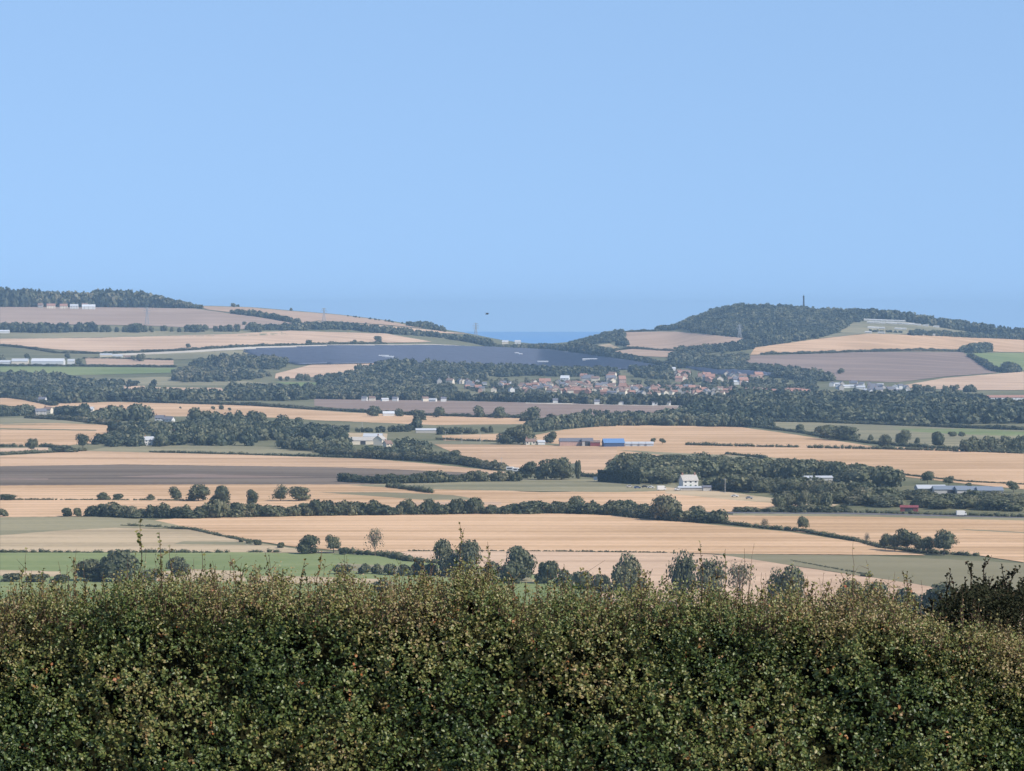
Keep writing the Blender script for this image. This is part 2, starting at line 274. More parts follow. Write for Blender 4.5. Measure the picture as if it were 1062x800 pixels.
FIELDS = [
 # valley floor, far to near
 ("stubble_field", 'gold', [(0,413),(20,413),(42,417),(62,422),(40,424),(0,420)]),
 ("stubble_field", 'gold', [(50,419),(120,417),(158,418),(260,421),(360,428),(430,431),(548,430),(552,440),(450,441),(330,436),(240,431),(180,432),(100,427),(60,424)]),
 ("stubble_field", 'pink', [(160,402),(230,402.5),(232,407),(170,406)]),
 ("stubble_field", 'pink', [(128,400.5),(150,400.5),(150,404),(130,404)]),
 ("grass_strip", 'pasture', [(100,394),(170,391),(260,396),(300,400),(180,400),(110,398)]),
 ("ploughed_field", 'mauve', [(326,414),(420,415),(560,418),(700,421),(745,425),(650,431),(545,434),(430,431),(380,427),(326,421)]),
 ("chalk_verge", 'chalk', [(545,417.6),(700,420.6),(760,422.4),(760,423.4),(700,421.6),(545,418.6)]),
 ("pasture_field", 'pasture', [(0,434),(40,433),(105,437),(100,440),(0,441)]),
 ("stubble_field", 'gold', [(0,440),(60,439),(132,442),(118,458),(60,463),(0,463)]),
 ("field_edge", 'rough', [(0,444.4),(100,446),(100,447),(0,445.6)]),
 ("stubble_field", 'pink', [(0,465),(50,464.5),(50,467.5),(0,469)]),
 ("pasture_field", 'pasture', [(110,464),(150,463),(210,462.5),(300,464),(340,469),(300,473),(160,470),(90,468)]),
 ("pasture_field", 'green', [(315,448),(350,448),(350,452),(318,452)]),
 ("pasture_field", 'tan', [(360,449),(402,450),(400,462),(360,460)]),
 ("stubble_field", 'gold2', [(0,473),(90,468),(165,470),(250,472),(340,475),(380,476),(430,480),(480,485),(535,491),(538,493),(430,488),(350,485),(130,482),(0,484)]),
 ("ploughed_field", 'plough', [(0,484),(130,482),(350,485),(430,488),(535,493.5),(520,499),(430,501),(380,503),(200,503),(0,504)]),
 ("soil_strip", 'mauve', [(0,496.5),(50,496.6),(50,497.8),(0,497.6)]),
 ("soil_strip", 'mauve', [(120,494.5),(200,492),(260,493.5),(330,495),(260,496),(150,495.5)]),
 ("verge", 'pasture', [(440,457.5),(560,459),(590,461),(560,462.5),(450,461)]),
 ("stubble_field", 'gold', [(458,452),(520,450),(530,455),(520,458),(460,457)]),
 ("stubble_field", 'gold2', [(450,461),(560,462),(640,463),(700,464),(740,473),(640,471),(620,494),(604,493),(600,480),(575,484),(545,486),(530,487),(495,476),(475,472)]),
 ("stubble_field", 'gold', [(553,452),(585,446),(640,441),(700,441.5),(765,443),(810,449),(850,455),(905,463),(1062,469),(1062,508),(1000,502),(930,494),(880,485),(800,480),(735,475),(640,472),(640,463),(580,461),(556,459)]),
 ("field_streak", 'pasture', [(640,467),(700,470),(790,474),(850,479),(700,474)]),
 ("pasture_field", 'pasture', [(782,437),(850,438),(930,441),(1062,446),(1062,468),(960,464),(900,458),(850,451),(800,443)]),
 ("green_field", 'green', [(925,444),(1000,444.5),(1062,447.5),(1062,453),(990,450.5),(940,447.5)]),
 ("stubble_field", 'gold', [(0,504),(200,503),(380,503),(430,501),(470,507),(560,511),(690,509),(760,514),(860,523),(780,531),(560,532),(300,535),(100,536),(0,537)]),
 ("pasture_field", 'pasture', [(360,504),(430,501),(540,497),(600,497),(700,502),(706,509),(640,511),(550,510),(450,508)]),
 ("olive_strip", 'olive', [(330,511),(400,511),(470,514),(500,519),(440,519),(400,516)]),
 ("stubble_field", 'pink', [(415,521),(520,521),(520,524),(415,524)]),
 ("yard", 'tan', [(690,506),(735,508),(800,517),(870,524),(860,527),(760,519),(690,512)]),
 ("road", 'road', [(690,532.5),(760,531.6),(880,532.2),(1062,536.5),(1062,538),(880,534),(760,533.2),(690,534)]),
 ("verge", 'pasture', [(760,533.2),(880,534),(1062,538),(1062,541),(900,537),(760,535)]),
 ("stubble_field", 'gold', [(735,535),(900,536.5),(1062,540.5),(1062,584),(1010,576),(950,572),(890,561),(820,551),(738,542)]),
 ("field_streak", 'olive', [(993,549),(1062,552.5),(1062,553.5),(1010,551)]),
 ("stubble_field", 'gold', [(150,541),(200,537),(300,534),(450,532),(560,533),(640,535),(740,545),(820,552.5),(890,563),(940,573),(960,576.5),(750,575),(640,573),(530,572),(430,572),(400,574),(345,571),(300,567),(250,559),(190,549)]),
 ("pasture_field", 'pasture', [(0,537),(100,536.5),(160,540),(200,549),(120,548),(60,551),(0,556)]),
 ("dry_field", 'tan', [(0,556),(60,551),(120,548),(200,550),(250,561),(300,569),(350,574),(0,573)]),
 ("grass_strip", 'pasture', [(190,562),(270,563),(260,566),(180,565)]),
 ("stubble_field", 'pink', [(395,575),(430,572),(530,572),(700,574),(760,577),(830,589),(940,605),(1000,615),(1062,632),(1062,650),(600,650),(560,597),(440,583)]),
 ("olive_field", 'olive', [(740,575),(900,577),(1062,585),(1062,634),(960,608),(860,593),(800,584)]),
 ("green_field", 'green', [(0,574),(240,573.5),(355,575),(400,578),(440,584),(500,591),(560,598),(620,612),(640,650),(0,650)]),
 ("dry_grass_strip", 'tan', [(0,592),(62,593.5),(64,599),(0,598)]),
 ("dry_grass_strip", 'tan', [(150,595),(200,591),(250,593),(256,604),(150,604)]),
 ("dry_grass_strip", 'tan', [(258,598),(330,599),(400,602),(410,606),(300,606),(258,604)]),
 ("rough_grass_strip", 'pasture', [(350,585),(450,590),(550,600),(560,606),(440,598),(350,592)]),
 # slopes of the wolds
 ("green_field", 'green', [(0,380.5),(100,381),(182,382),(182,387),(60,390),(0,386)]),
 ("stubble_field", 'hilltan', [(88,371),(180,374),(180,380),(90,379)]),
 ("hill_field", 'hillpale', [(0,317.5),(100,319),(200,320.5),(265,329),(312,337),(320,340),(240,342),(150,338),(0,336)]),
 ("hill_field", 'hilltan', [(206,318),(260,319.5),(300,323),(350,327),(400,333),(440,341),(395,337),(330,333),(312,336),(265,328),(215,321.5)]),
 ("hill_field", 'pink', [(330,334),(395,338),(440,342),(486,346.8),(440,345.5),(380,343),(320,339)]),
 ("hill_pasture", 'pasture', [(0,344),(150,344),(290,344),(300,348),(150,350),(0,352)]),
 ("stubble_field", 'pink', [(0,352),(100,351),(240,347),(300,343.5),(400,346.5),(448,355),(380,356.5),(290,358),(200,361.5),(110,366),(60,363),(0,357)]),
 ("chalk_track", 'chalk', [(110,368),(200,364),(260,360.2),(340,358),(450,357.5),(512,360.5),(512,361.6),(450,359.6),(340,360.2),(262,362.5),(200,366),(120,369.6)]),
 ("hill_pasture", 'pasture', [(95,371),(200,366),(262,363),(262,368),(215,372),(180,373.5),(120,372)]),
 ("solar_farm_ground", 'solarground', [(256,364),(345,360.3),(450,359.8),(510,361.6),(565,364),(620,371),(685,380.5),(692,383),(640,384),(540,381),(430,377),(390,377.5),(310,379),(262,370)]),
 ("solar_farm_ground", 'solarground', [(716,382.5),(790,387.5),(812,391),(740,389)]),
 ("stubble_field", 'pink', [(286,388),(322,379),(388,377.5),(384,383),(345,390),(300,393),(285,393)]),
 ("green_field", 'green', [(283,396.5),(330,397.5),(392,400),(392,404),(320,402.5)]),
 ("hill_field", 'hilltan', [(640,345),(700,344.5),(765,350.5),(782,353),(740,361.5),(705,364),(690,364.5),(650,360),(646,350)]),
 ("hill_field", 'hilltan', [(628,366),(655,362.5),(700,364.8),(692,371),(650,369)]),
 ("hill_field", 'tan', [(603,360),(632,357),(644,362),(625,365)]),
 ("stubble_field", 'gold', [(783,361),(845,352.5),(900,346.5),(960,348.5),(1062,353),(1062,366),(1005,364.5),(900,364.5),(830,367),(778,368.5)]),
 ("ploughed_field", 'mauve', [(774,369.5),(830,368),(900,365.5),(998,365.5),(1012,376),(1034,387),(980,391),(930,397),(870,395),(774,379)]),
 ("green_field", 'green', [(1008,366.5),(1062,366.5),(1062,384.5),(1036,386),(1022,378)]),
 ("stubble_field", 'pink', [(925,402),(980,392.5),(1036,388),(1062,386),(1062,405),(1000,405)]),
 ("hill_pasture", 'pasture', [(880,335),(945,334),(1000,345),(995,349),(900,346.5),(850,351.5),(870,345)]),
]
for n_, m_, P_ in FIELDS: sheet(n_, M[m_], P_)

# ------------------------------------------------------------------ foliage generators (unit size: height 1, width 1)
def ico(sub=1):
    import bmesh
    bm = bmesh.new(); bmesh.ops.create_icosphere(bm, subdivisions=sub, radius=1); V = np.array([v.co[:] for v in bm.verts]); T = np.array([[v.index for v in f.verts] for f in bm.faces]); bm.free(); return V, T
ICO1, ICO2 = ico(1), ico(2)
def quads(P, Nn, size, r, asp=1.0):
    """one diamond leaf clump per point, facing roughly along Nn"""
    n = len(P); Nn = Nn / np.linalg.norm(Nn, axis=1, keepdims=True)
    a = r.normal(size=(n, 3)); a -= (a * Nn).sum(1, keepdims=True) * Nn; a /= np.linalg.norm(a, axis=1, keepdims=True); b = np.cross(Nn, a)
    s = (size * r.uniform(0.6, 1.35, n))[:, None]
    V = np.stack([P + a * s * .5 * asp, P + b * s * .42 + Nn * s * .08, P - a * s * .5 * asp, P - b * s * .42 + Nn * s * .08], 1).reshape(-1, 3)
    k = np.arange(n)[:, None] * 4
    return V, np.concatenate([k + [0, 1, 2], k + [0, 2, 3]])
def crown(seed, n, size, lobes=8, z0=0.2, core=0.72, flat=1.0, loose=0.0, irr=0.0):
    r = np.random.default_rng(seed); C = []; R = []
    h = 1 - z0; zc = z0 + h * 0.5
    for i in range(lobes):
        th = 2 * math.pi * (i + r.uniform(-.3, .3)) / max(lobes - 1, 1); rad = 0.0 if i == 0 else r.uniform(.13, .27)
        C.append((rad * math.cos(th), rad * math.sin(th), zc + h * (r.uniform(.02, .16) if i == 0 else r.uniform(-.24, .2)))); R.append(r.uniform(.20, .30) * (1 + irr * r.uniform(-.4, .3)))
    C = np.array(C); R = np.array(R); sz = max(h, .2) * 0.95
    per = np.maximum(1, (n * R ** 2 / (R ** 2).sum()).astype(int)); PP = []; NN = []
    for cc, rr, m in zip(C, R, per):
        d = r.normal(size=(m, 3)); d /= np.linalg.norm(d, axis=1, keepdims=True); d[:, 2] = np.where(d[:, 2] < -.55, -d[:, 2], d[:, 2])
        rr2 = rr * (1 + r.normal(size=m) * (.07 + loose))
        PP.append(cc + d * rr2[:, None] * [1, 1, sz]); NN.append(d + r.normal(size=(m, 3)) * .45)
    P = np.concatenate(PP); Nn = np.concatenate(NN); pass
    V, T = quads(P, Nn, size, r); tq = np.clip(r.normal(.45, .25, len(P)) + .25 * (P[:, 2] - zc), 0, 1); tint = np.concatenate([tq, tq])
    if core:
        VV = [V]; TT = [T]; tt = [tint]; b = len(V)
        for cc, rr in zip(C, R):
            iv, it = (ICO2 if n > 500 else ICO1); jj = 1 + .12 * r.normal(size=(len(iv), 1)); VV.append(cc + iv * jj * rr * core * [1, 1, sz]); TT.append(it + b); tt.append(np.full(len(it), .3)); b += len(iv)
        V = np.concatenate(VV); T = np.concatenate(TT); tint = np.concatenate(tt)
    V = V.copy(); hw_ = np.percentile(np.abs(V[:, :2]), 98.5); V[:, :2] /= 2 * hw_
    a_, b_ = np.percentile(V[:, 2], [1.0, 99.6]); V[:, 2] = z0 + (V[:, 2] - a_) / (b_ - a_) * (1 - z0); V[:, 2] = np.clip(V[:, 2], max(z0 - .05, 0), 1.04)
    return V, T, tint
def trunk_mesh(name, seed, mat, bare=False):
    r = random.Random(seed); m = MB()
    m.bar((0, 0, -.03), (0, 0, .3), .035, .026, 6); m.bar((0, 0, .3), (.03 * r.uniform(-1, 1), 0, .62), .026, .012, 5)
    for i in range(7 if not bare else 9):
        a = 2 * math.pi * i / 7 + r.uniform(-.3, .3); z = r.uniform(.22, .55); e = Vector((.3 * math.cos(a), .3 * math.sin(a), z + r.uniform(.15, .35)))
        m.bar((0, 0, z), e, .016, .006, 4)
        if bare:
            for j in range(9):
                p = Vector((0, 0, z)).lerp(e, r.uniform(.35, 1)); d = Vector((r.uniform(-1, 1), r.uniform(-1, 1), r.uniform(.1, 1.4))) * .16
                q2 = p + d; q2.z = min(q2.z, 1); m.bar(p, q2, .007, .003, 3)
                for _ in range(2):
                    q3 = q2 + Vector((r.uniform(-1, 1), r.uniform(-1, 1), r.uniform(-.2, 1))) * .08; q3.z = min(q3.z, 1.); m.bar(q2, q3, .0045, .002, 3)
    return m.mesh(name, mat)
PROTO = {}
def proto(kind):
    if kind in PROTO: return PROTO[kind]
    L = []
    for i in range(6):
        sd_ = hash_(kind) + i * 17
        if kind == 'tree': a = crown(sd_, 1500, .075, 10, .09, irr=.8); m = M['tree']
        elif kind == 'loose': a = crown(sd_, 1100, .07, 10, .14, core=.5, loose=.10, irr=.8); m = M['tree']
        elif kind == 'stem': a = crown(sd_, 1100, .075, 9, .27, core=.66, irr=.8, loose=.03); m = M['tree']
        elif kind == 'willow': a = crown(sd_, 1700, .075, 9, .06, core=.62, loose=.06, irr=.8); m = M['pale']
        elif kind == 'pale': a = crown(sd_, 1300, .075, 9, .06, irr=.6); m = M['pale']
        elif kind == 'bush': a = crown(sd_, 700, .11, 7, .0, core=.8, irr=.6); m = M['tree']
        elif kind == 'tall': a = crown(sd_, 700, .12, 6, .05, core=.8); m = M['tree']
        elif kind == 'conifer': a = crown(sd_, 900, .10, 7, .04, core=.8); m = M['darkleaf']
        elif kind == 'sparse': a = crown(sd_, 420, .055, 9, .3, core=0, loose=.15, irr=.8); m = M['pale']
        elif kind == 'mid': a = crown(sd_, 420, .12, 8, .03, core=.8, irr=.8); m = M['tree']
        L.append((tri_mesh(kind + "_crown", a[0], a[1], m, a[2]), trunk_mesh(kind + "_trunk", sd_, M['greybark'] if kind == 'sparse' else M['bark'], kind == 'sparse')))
    PROTO[kind] = L; return L
def hash_(s): return sum(ord(ch) * (i + 3) for i, ch in enumerate(s)) % 9973
def plant(x, y, hp, wp, kind='tree', label=None, cat='tree', group=None, name=None, sink=0.0):
    """a tree standing where photo pixel (x, y) meets the land; hp, wp: its size in photo pixels there"""
    p = gp(x, y); k = p.y / F; H = hp * k; W = wp * k
    v = random.randrange(6); cr, tr = proto(kind)[v]
    nm = name or {'bush': 'bush', 'conifer': 'conifer_tree', 'sparse': 'bare_tree', 'willow': 'willow_tree'}.get(kind, 'broadleaf_tree')
    e = empty(nm, (p.x, p.y, p.z - sink + .15), random.uniform(0, 6.28), label, cat, group)
    a = link("crown", cr, e); a.scale = (W, W, H)
    b = link("trunk", tr, e); b.scale = (min(W, H * .8),) * 2 + (H,)
    return e

# merged woods ------------------------------------------------------
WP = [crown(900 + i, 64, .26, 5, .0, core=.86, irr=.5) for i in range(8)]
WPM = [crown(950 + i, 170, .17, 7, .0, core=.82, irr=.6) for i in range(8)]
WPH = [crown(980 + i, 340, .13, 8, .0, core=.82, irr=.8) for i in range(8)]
def merge(name, pos, H, W, mat, protos, tone=None):
    Vs = []; Ts = []; tt = []; b = 0; pid = rng.integers(0, len(protos), len(pos))
    for k, (V, T, ti) in enumerate(protos):
        I = np.where(pid == k)[0]
        if not len(I): continue
        a = rng.uniform(0, 6.28, len(I)); ca, sa = np.cos(a)[:, None], np.sin(a)[:, None]
        x = V[None, :, 0] * W[I][:, None]; y = V[None, :, 1] * W[I][:, None]; z = V[None, :, 2] * H[I][:, None]
        X = np.stack([x * ca - y * sa, x * sa + y * ca, z], -1) + pos[I][:, None, :]
        n = len(V); Vs.append(X.reshape(-1, 3)); Ts.append((T[None] + (np.arange(len(I)) * n)[:, None, None] + b).reshape(-1, 3)); b += n * len(I)
        pc_ = pos[I]; sh = rng.normal(0, .26, len(I)) + .16 * np.sin(pc_[:, 0] / 41. + 2 * np.sin(pc_[:, 1] / 130.)) + .1 * np.sin(pc_[:, 1] / 83.)
        sh = sh[:, None]; tt.append(np.clip(ti[None] + sh, 0, 1).ravel())
    return link(name, tri_mesh(name, np.concatenate(Vs), np.concatenate(Ts), mat, np.concatenate(tt)))
EXCL = []          # photo-pixel boxes where a tree base would hide a building
def project(W):
    v = (W[:, 2] - CZ) / W[:, 1]; c_, s_ = math.cos(PITCH), math.sin(PITCH)
    # inverse of ray(): v = (-s + k c)/(c + k s)  ->  k = (v c + s)/(c - v s)
    k = (v * c_ + s_) / (c_ - v * s_); row = 400 - k * F; dy = c_ + k * s_
    return 531 + F * (W[:, 0] / W[:, 1]) * dy, row
def scatter(P, sp):
    """jittered planting over the land enclosed by a photo-pixel outline"""
    W = ground([p[0] for p in P], [p[1] for p in P])[:, :2]
    # densify so that curved land is followed
    x0, y0 = W.min(0); x1, y1 = W.max(0); gx, gy = np.meshgrid(np.arange(x0, x1, sp), np.arange(y0, y1, sp))
    gx = gx.ravel() + rng.uniform(-.42, .42, gx.size) * sp; gy = gy.ravel() + rng.uniform(-.42, .42, gy.size) * sp
    k = inpoly(gx, gy, [tuple(a) for a in W]); gx, gy = gx[k], gy[k]; pos = np.stack([gx, gy, terrain(gx, gy)], 1)
    px, row = project(pos); ok = np.ones(len(pos), bool)
    for a, b, c_, d in EXCL: ok &= ~((px > a) & (px < b) & (row > c_) & (row < d))
    return pos[ok]
def dens(P, step=12):
    out = []
    for (xa, ya), (xb, yb) in zip(P, P[1:] + P[:1]):
        n = max(1, int(max(abs(xb - xa) / step, abs(yb - ya) / 3)))
        out += [(xa + (xb - xa) * k / n, ya + (yb - ya) * k / n) for k in range(n)]
    return out
def wood(label, P, sp=13, h=(9, 14), w=(11, 16), mat='far', protos=None, name="woodland", clear=.6):
    pos = scatter(dens(P), sp); n = len(pos)
    if not n: print('EMPTY WOOD', label); return
    pos[:, 2] -= .5
    # patches of taller and lower trees
    ph = np.sin(pos[:, 0] / 37. + 1.3) + np.sin(pos[:, 1] / 61. + pos[:, 0] / 90.) + rng.normal(0, .7, n)
    H = (h[0] + (h[1] - h[0]) * np.clip(.5 + ph * .25, 0, 1.35)) * rng.uniform(.7, 1.1, n)
    if clear:
        g = np.sin(pos[:, 0] / 53. + 2.1 * np.sin(pos[:, 1] / 97.)) + np.sin(pos[:, 1] / 71. + 1.7) + rng.normal(0, .3, n) > -2 + clear * 2.2; pos, H = pos[g], H[g]; n = len(pos)
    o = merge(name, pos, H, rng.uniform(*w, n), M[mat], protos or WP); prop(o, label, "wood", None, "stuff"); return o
def belt(label, pts, depth=40, sp=9, mat='far', protos=None, name="tree_belt", cat="trees", kind="stuff", wf=1.0, hv=.22):
    """belt of trees along a line of (x, base row, top row)"""
    P = []; Hh = []
    for (xa, ba, ta), (xb, bb, tb) in zip(pts, pts[1:]):
        A = gp(xa, ba); B = gp(xb, bb); L = (B - A).length; n = max(2, int(L / sp * max(1, depth / (sp * 1.6))))
        t = rng.uniform(0, 1, n); y = A.y + (B.y - A.y) * t + rng.uniform(0, depth, n); x = (A.x / A.y + (B.x / B.y - A.x / A.y) * t) * y
        P.append(np.stack([x, y, terrain(x, y) - .3], 1)); yb = A.y + (B.y - A.y) * t; Hh.append(((ba - ta) + ((bb - tb) - (ba - ta)) * t) * yb / F)
    P = np.concatenate(P); H = np.concatenate(Hh) * rng.uniform(1 - hv * 1.6, 1 + hv * .5, len(P))
    px, row = project(P); ok = np.ones(len(P), bool)
    for a, b, c_, d in EXCL: ok &= ~((px > a) & (px < b) & (row > c_) & (row < d))
    P = P[ok]; H = H[ok]
    if not len(P): print('EMPTY BELT', label); return
    o = merge(name, P, H, np.clip(H * rng.uniform(.8, 1.3, len(P)) * wf, 4, 22), M[mat], protos or WP); prop(o, label, cat, None, kind); return o
def hedge(label, pts, h=2.2, w=2.4, gaps=0.0, mat='hedge', ragged=.25):
    """field hedge along photo pixels: lumpy core with leaf clumps, one mesh"""
    W = [gp(*p) for p in pts]; r = rng; Vs = []; Ts = []; b = 0; tt = []; big = []
    far = np.mean([p.y for p in W]); sz = max(.5, far / F * .95)
    for A, B in zip(W, W[1:]):
        L = (B - A).length; thick = w > 3.9; n = max(2, int(L / (w * (.42 if thick else .7)))); keep = r.uniform(0, 1, n) >= gaps
        t = (np.arange(n) + r.uniform(0, 1, n)) / n; t = t[keep]; n = len(t)
        if not n: continue
        lat = r.uniform(-.5, 1.2, n) * w * .55 if thick else r.normal(0, .25, n)
        x = A.x + (B.x - A.x) * t + r.normal(0, .25, n); y = A.y + (B.y - A.y) * t + lat; z = terrain(x, y)
        pat = np.sin(x / 11. + y / 17.) + .7 * np.sin(x / 4.3 + 1.) ; hh = h * np.clip(1 + ragged * (r.normal(0, .75, n) + .6 * pat), .4, 1.9); ww = w * np.clip(r.normal(.75, .22 if thick else .1, n), .35, 1.3)
        if thick:
            big.append((np.stack([x, y, z - .1], 1), hh * 1.12, ww * 2.3)); continue
        for i in range(n):
            iv, it = ICO1; jj = 1 + .14 * r.normal(size=(len(iv), 1)); Vs.append(np.array([x[i], y[i], z[i] + hh[i] * .40]) + iv * jj * [ww[i] * .74, ww[i] * .74, hh[i] * .45]); Ts.append(it + b); b += len(iv); tt.append(np.full(len(it), r.uniform(.1, .5)))
        m = int(n * (44 if thick else 18)); k = r.integers(0, n, m); d = r.normal(size=(m, 3)); d /= np.linalg.norm(d, axis=1, keepdims=True); d[:, 2] = np.where(d[:, 2] < -.4, -d[:, 2], d[:, 2])
        P = np.stack([x[k], y[k], z[k] + hh[k] * .42], 1) + d * np.stack([ww[k] * .98, ww[k] * .98, hh[k] * .58], 1) * r.uniform(.9, 1.15, (m, 1))
        V, T = quads(P, d + r.normal(size=(m, 3)) * .5, sz, r); Vs.append(V); Ts.append(T + b); b += len(V); q_ = np.clip(r.normal(.5, .25, m) + r.normal(0, .2, n)[k], 0, 1); tt += [q_, q_]
    if big: return prop(merge("hedge", *[np.concatenate(a) for a in zip(*big)], M[mat], WPH if far < 3600 else WPM), label, "hedge")
    o = link("hedge", tri_mesh("hedge", np.concatenate(Vs), np.concatenate(Ts), M[mat], np.concatenate(tt))); return prop(o, label, "hedge")

# ------------------------------------------------------------------ buildings
B = {'white': plain("white_render", (0.60, 0.59, 0.56), .8, .05), 'cream': plain("cream_render", (0.66, 0.58, 0.46), .85, .08), 'brick': plain("red_brick", (0.30, 0.17, 0.13), .9, .2),
     'stone': plain("grey_stone", (0.40, 0.37, 0.33), .9, .15), 'pantile': plain("red_pantile", (0.33, 0.185, 0.14), .85, .25), 'slate': plain("slate", (0.15, 0.15, 0.17), .6, .2),
     'tile': plain("brown_tile", (0.22, 0.15, 0.12), .85, .2), 'sheet': plain("pale_sheet_roof", (0.44, 0.45, 0.46), .6, .06), 'whitesheet': plain("white_sheet_roof", (0.54, 0.55, 0.56), .6, .04),
     'blue': plain("blue_sheet_metal", (0.12, 0.22, 0.40), .5, .06), 'navy': plain("navy_cladding", (0.05, 0.08, 0.16), .6, .1), 'red': plain("red_paint", (0.22, 0.06, 0.06), .5, .1),
     'glass': plain("window_glass", (0.03, 0.035, 0.045), .15, .1, spec=.5), 'door': plain("painted_door", (0.10, 0.16, 0.10), .6, .1), 'dark': plain("dark_metal", (0.05, 0.05, 0.055), .6, .1),
     'steel': plain("galvanised_steel", (0.30, 0.31, 0.32), .5, .1, metal=.3), 'concrete': plain("concrete", (0.42, 0.40, 0.37), .9, .1), 'yellow': plain("cream_tank_paint", (0.72, 0.68, 0.45), .5, .05),
     'rubber': plain("rubber", (0.02, 0.02, 0.02), .9, .1), 'greyblue': plain("grey_blue_roof", (0.19, 0.215, 0.25), .5, .06), 'pinkwall': plain("pink_brick", (0.44, 0.29, 0.235), .9, .15), 'green': plain("green_paint", (0.08, 0.22, 0.12), .5, .1)}
def gable_parts(L, D, h, rh, ov=.35):
    wall = MB(); wall.prism([(-D / 2, -1), (D / 2, -1), (D / 2, h), (0, h + rh), (-D / 2, h)], -L / 2, L / 2)
    roof = MB(); e = ov; s_ = rh / (D / 2); t = .28
    roof.prism([(-D / 2 - e, h - e * s_ + .02), (0, h + rh + .02), (D / 2 + e, h - e * s_ + .02), (D / 2 + e, h - e * s_ + t), (0, h + rh + t), (-D / 2 - e, h - e * s_ + t)], -L / 2 - e, L / 2 + e)
    return wall, roof
def building(name, label, cat, x, y, L, D, h, rh, rot=0.0, wall='white', roof='slate', win=0, chim=0, door=True, group=None, storeys=2, barn_door=False, loc=None, dz=0):
    p = Vector(loc) if loc is not None else gp(x, y)
    e = empty(name, (p.x, p.y, p.z + dz), rot, label, cat, group); wm, rm = gable_parts(L, D, h, rh)
    wm.build("wall", B[wall], e); r = rm.build("roof", B[roof], e)
    for k in range(chim):
        cx = (-L / 2 + .9) if k == 0 else (L / 2 - .9); MB().box(cx - .45, cx + .45, -.4, .4, h + rh * .6, h + rh + 1.5).build("chimney", B['brick'], r)
    if win:
        fh = h / storeys
        for s_ in range(storeys):
            for k in range(win):
                if s_ == 0 and door and k == win // 2: continue
                cx = -L / 2 + L * (k + .5) / win; z = fh * s_ + fh * .38
                f = MB().box(cx - .75, cx + .75, -D / 2 - .05, -D / 2 - .003, z, z + fh * .45).build("window", B['white'], e)
                MB().box(cx - .62, cx + .62, -D / 2 - .08, -D / 2 - .052, z + .12, z + fh * .45 - .12).build("pane", B['glass'], f)
        if door: MB().box(-.55, .55, -D / 2 - .06, -D / 2 - .003, 0, 2.1).build("door", B['door'], e)
    if barn_door: MB().box(-2.2, 2.2, -D / 2 - .08, -D / 2 - .003, 0, min(h - .4, 4)).build("door", B['dark'], e)
    return e
HP = []
def house_proto(L, D, h, rh, wall, roof):
    wm, rm = gable_parts(L, D, h, rh)
    g = MB()
    for s_ in (.9, 3.5):
        for cx in (-L * .32, 0, L * .32):
            g.box(cx - .6, cx + .6, -D / 2 - .06, -D / 2 - .003, s_, s_ + 1.3)
    ch = MB().box(-L / 2 + .4, -L / 2 + 1.3, -.4, .4, h + rh * .5, h + rh + 1.2)
    return wm.mesh("wall", B[wall]), rm.mesh("roof", B[roof]), ch.mesh("chimney", B['brick']), g.mesh("windows_row", B['glass'])
HK = {'red': house_proto(11, 7.5, 5.2, 3, 'brick', 'pantile'), 'pink': house_proto(10, 7, 5.2, 2.8, 'pinkwall', 'pantile'), 'cream': house_proto(10, 7, 5, 2.6, 'cream', 'tile'),
      'white': house_proto(9, 7, 5, 2.4, 'white', 'slate'), 'stone': house_proto(12, 7.5, 5.2, 3, 'stone', 'slate'), 'bung': house_proto(12, 7, 2.9, 2.2, 'white', 'sheet')}
HNAME = {'red': 'brick_house', 'pink': 'brick_house', 'cream': 'rendered_house', 'white': 'white_house', 'stone': 'stone_house', 'bung': 'bungalow'}
def house(x, y, kind, label, group, sc=1.0, rot=None):
    p = gp(x, y); w_, r_, ch, g = HK[kind]; rot = random.choice([random.uniform(-.5, .5), math.pi / 2 + random.uniform(-.4, .4)]) if rot is None else rot
    e = empty(HNAME[kind], p, rot, label, "house" if kind != 'bung' else "bungalow", group); e.scale = (sc,) * 3
    link("wall", w_, e); r = link("roof", r_, e); link("chimney", ch, r)
    return e

# ------------------------------------------------------------------ vegetation in woods and belts
EXCL += [(702, 732, 500, 513), (681, 693, 503, 512), (704, 727, 500, 512), (831, 866, 496, 510.5), (880, 890, 512, 524), (928, 956, 519, 532),
         (945, 1040, 503, 517), (150, 183, 431, 444), (148, 162, 455, 466), (0, 8, 0, 0), (363, 412, 451, 472), (433, 457, 440, 450), (543, 612, 455, 463),
         (40, 76, 420, 432), (85, 100, 424, 432), (1018, 1062, 405, 420), (60, 82, 408, 413), (845, 950, 396, 414), (640, 656, 386, 409), (395, 408, 428, 434), (125, 236, 402, 414), (96, 182, 394.5, 399), (104, 112, 462, 470)]
# wolds
belt("dark wood along the crest of the left hill", [(-30,318.5,298),(0,319,299),(40,319,301.5),(60,319,303),(85,319.3,304),(110,319.3,301),(148,319.5,302.5),(160,319.7,306),(185,320,312),(210,320.5,317.5)], 60, 6, name="woodland", cat="wood")
belt("tree belt on the upper left slope reaching down to the field corner", [(240,326,321),(265,329,322),(280,331,325),(312,337,331)], 40, 8)
belt("long belt of trees under the left ridge, above the stubble", [(255,343,338),(300,343,336),(345,342,334),(362,343,335),(400,346.5,339),(450,350,344.5),(490,356,349),(505,359.5,350.5),(515,361,357)], 45, 7)
belt("row of hedgerow trees below the mauve hill field", [(0,345,334),(40,346,335),(85,345,335),(96,345,334)], 16, 6)
belt("clump on the skyline at the end of the left ridge", [(420,338,334),(440,341,333),(458,344,338),(462,345,342)], 40, 7)
belt("low scrub along the skyline of the left ridge", [(240,318,315),(252,318.5,316)], 15, 7)
belt("low scrub dotted along the falling left skyline", [(355,328,326),(400,334,331),(425,338,335)], 12, 9)
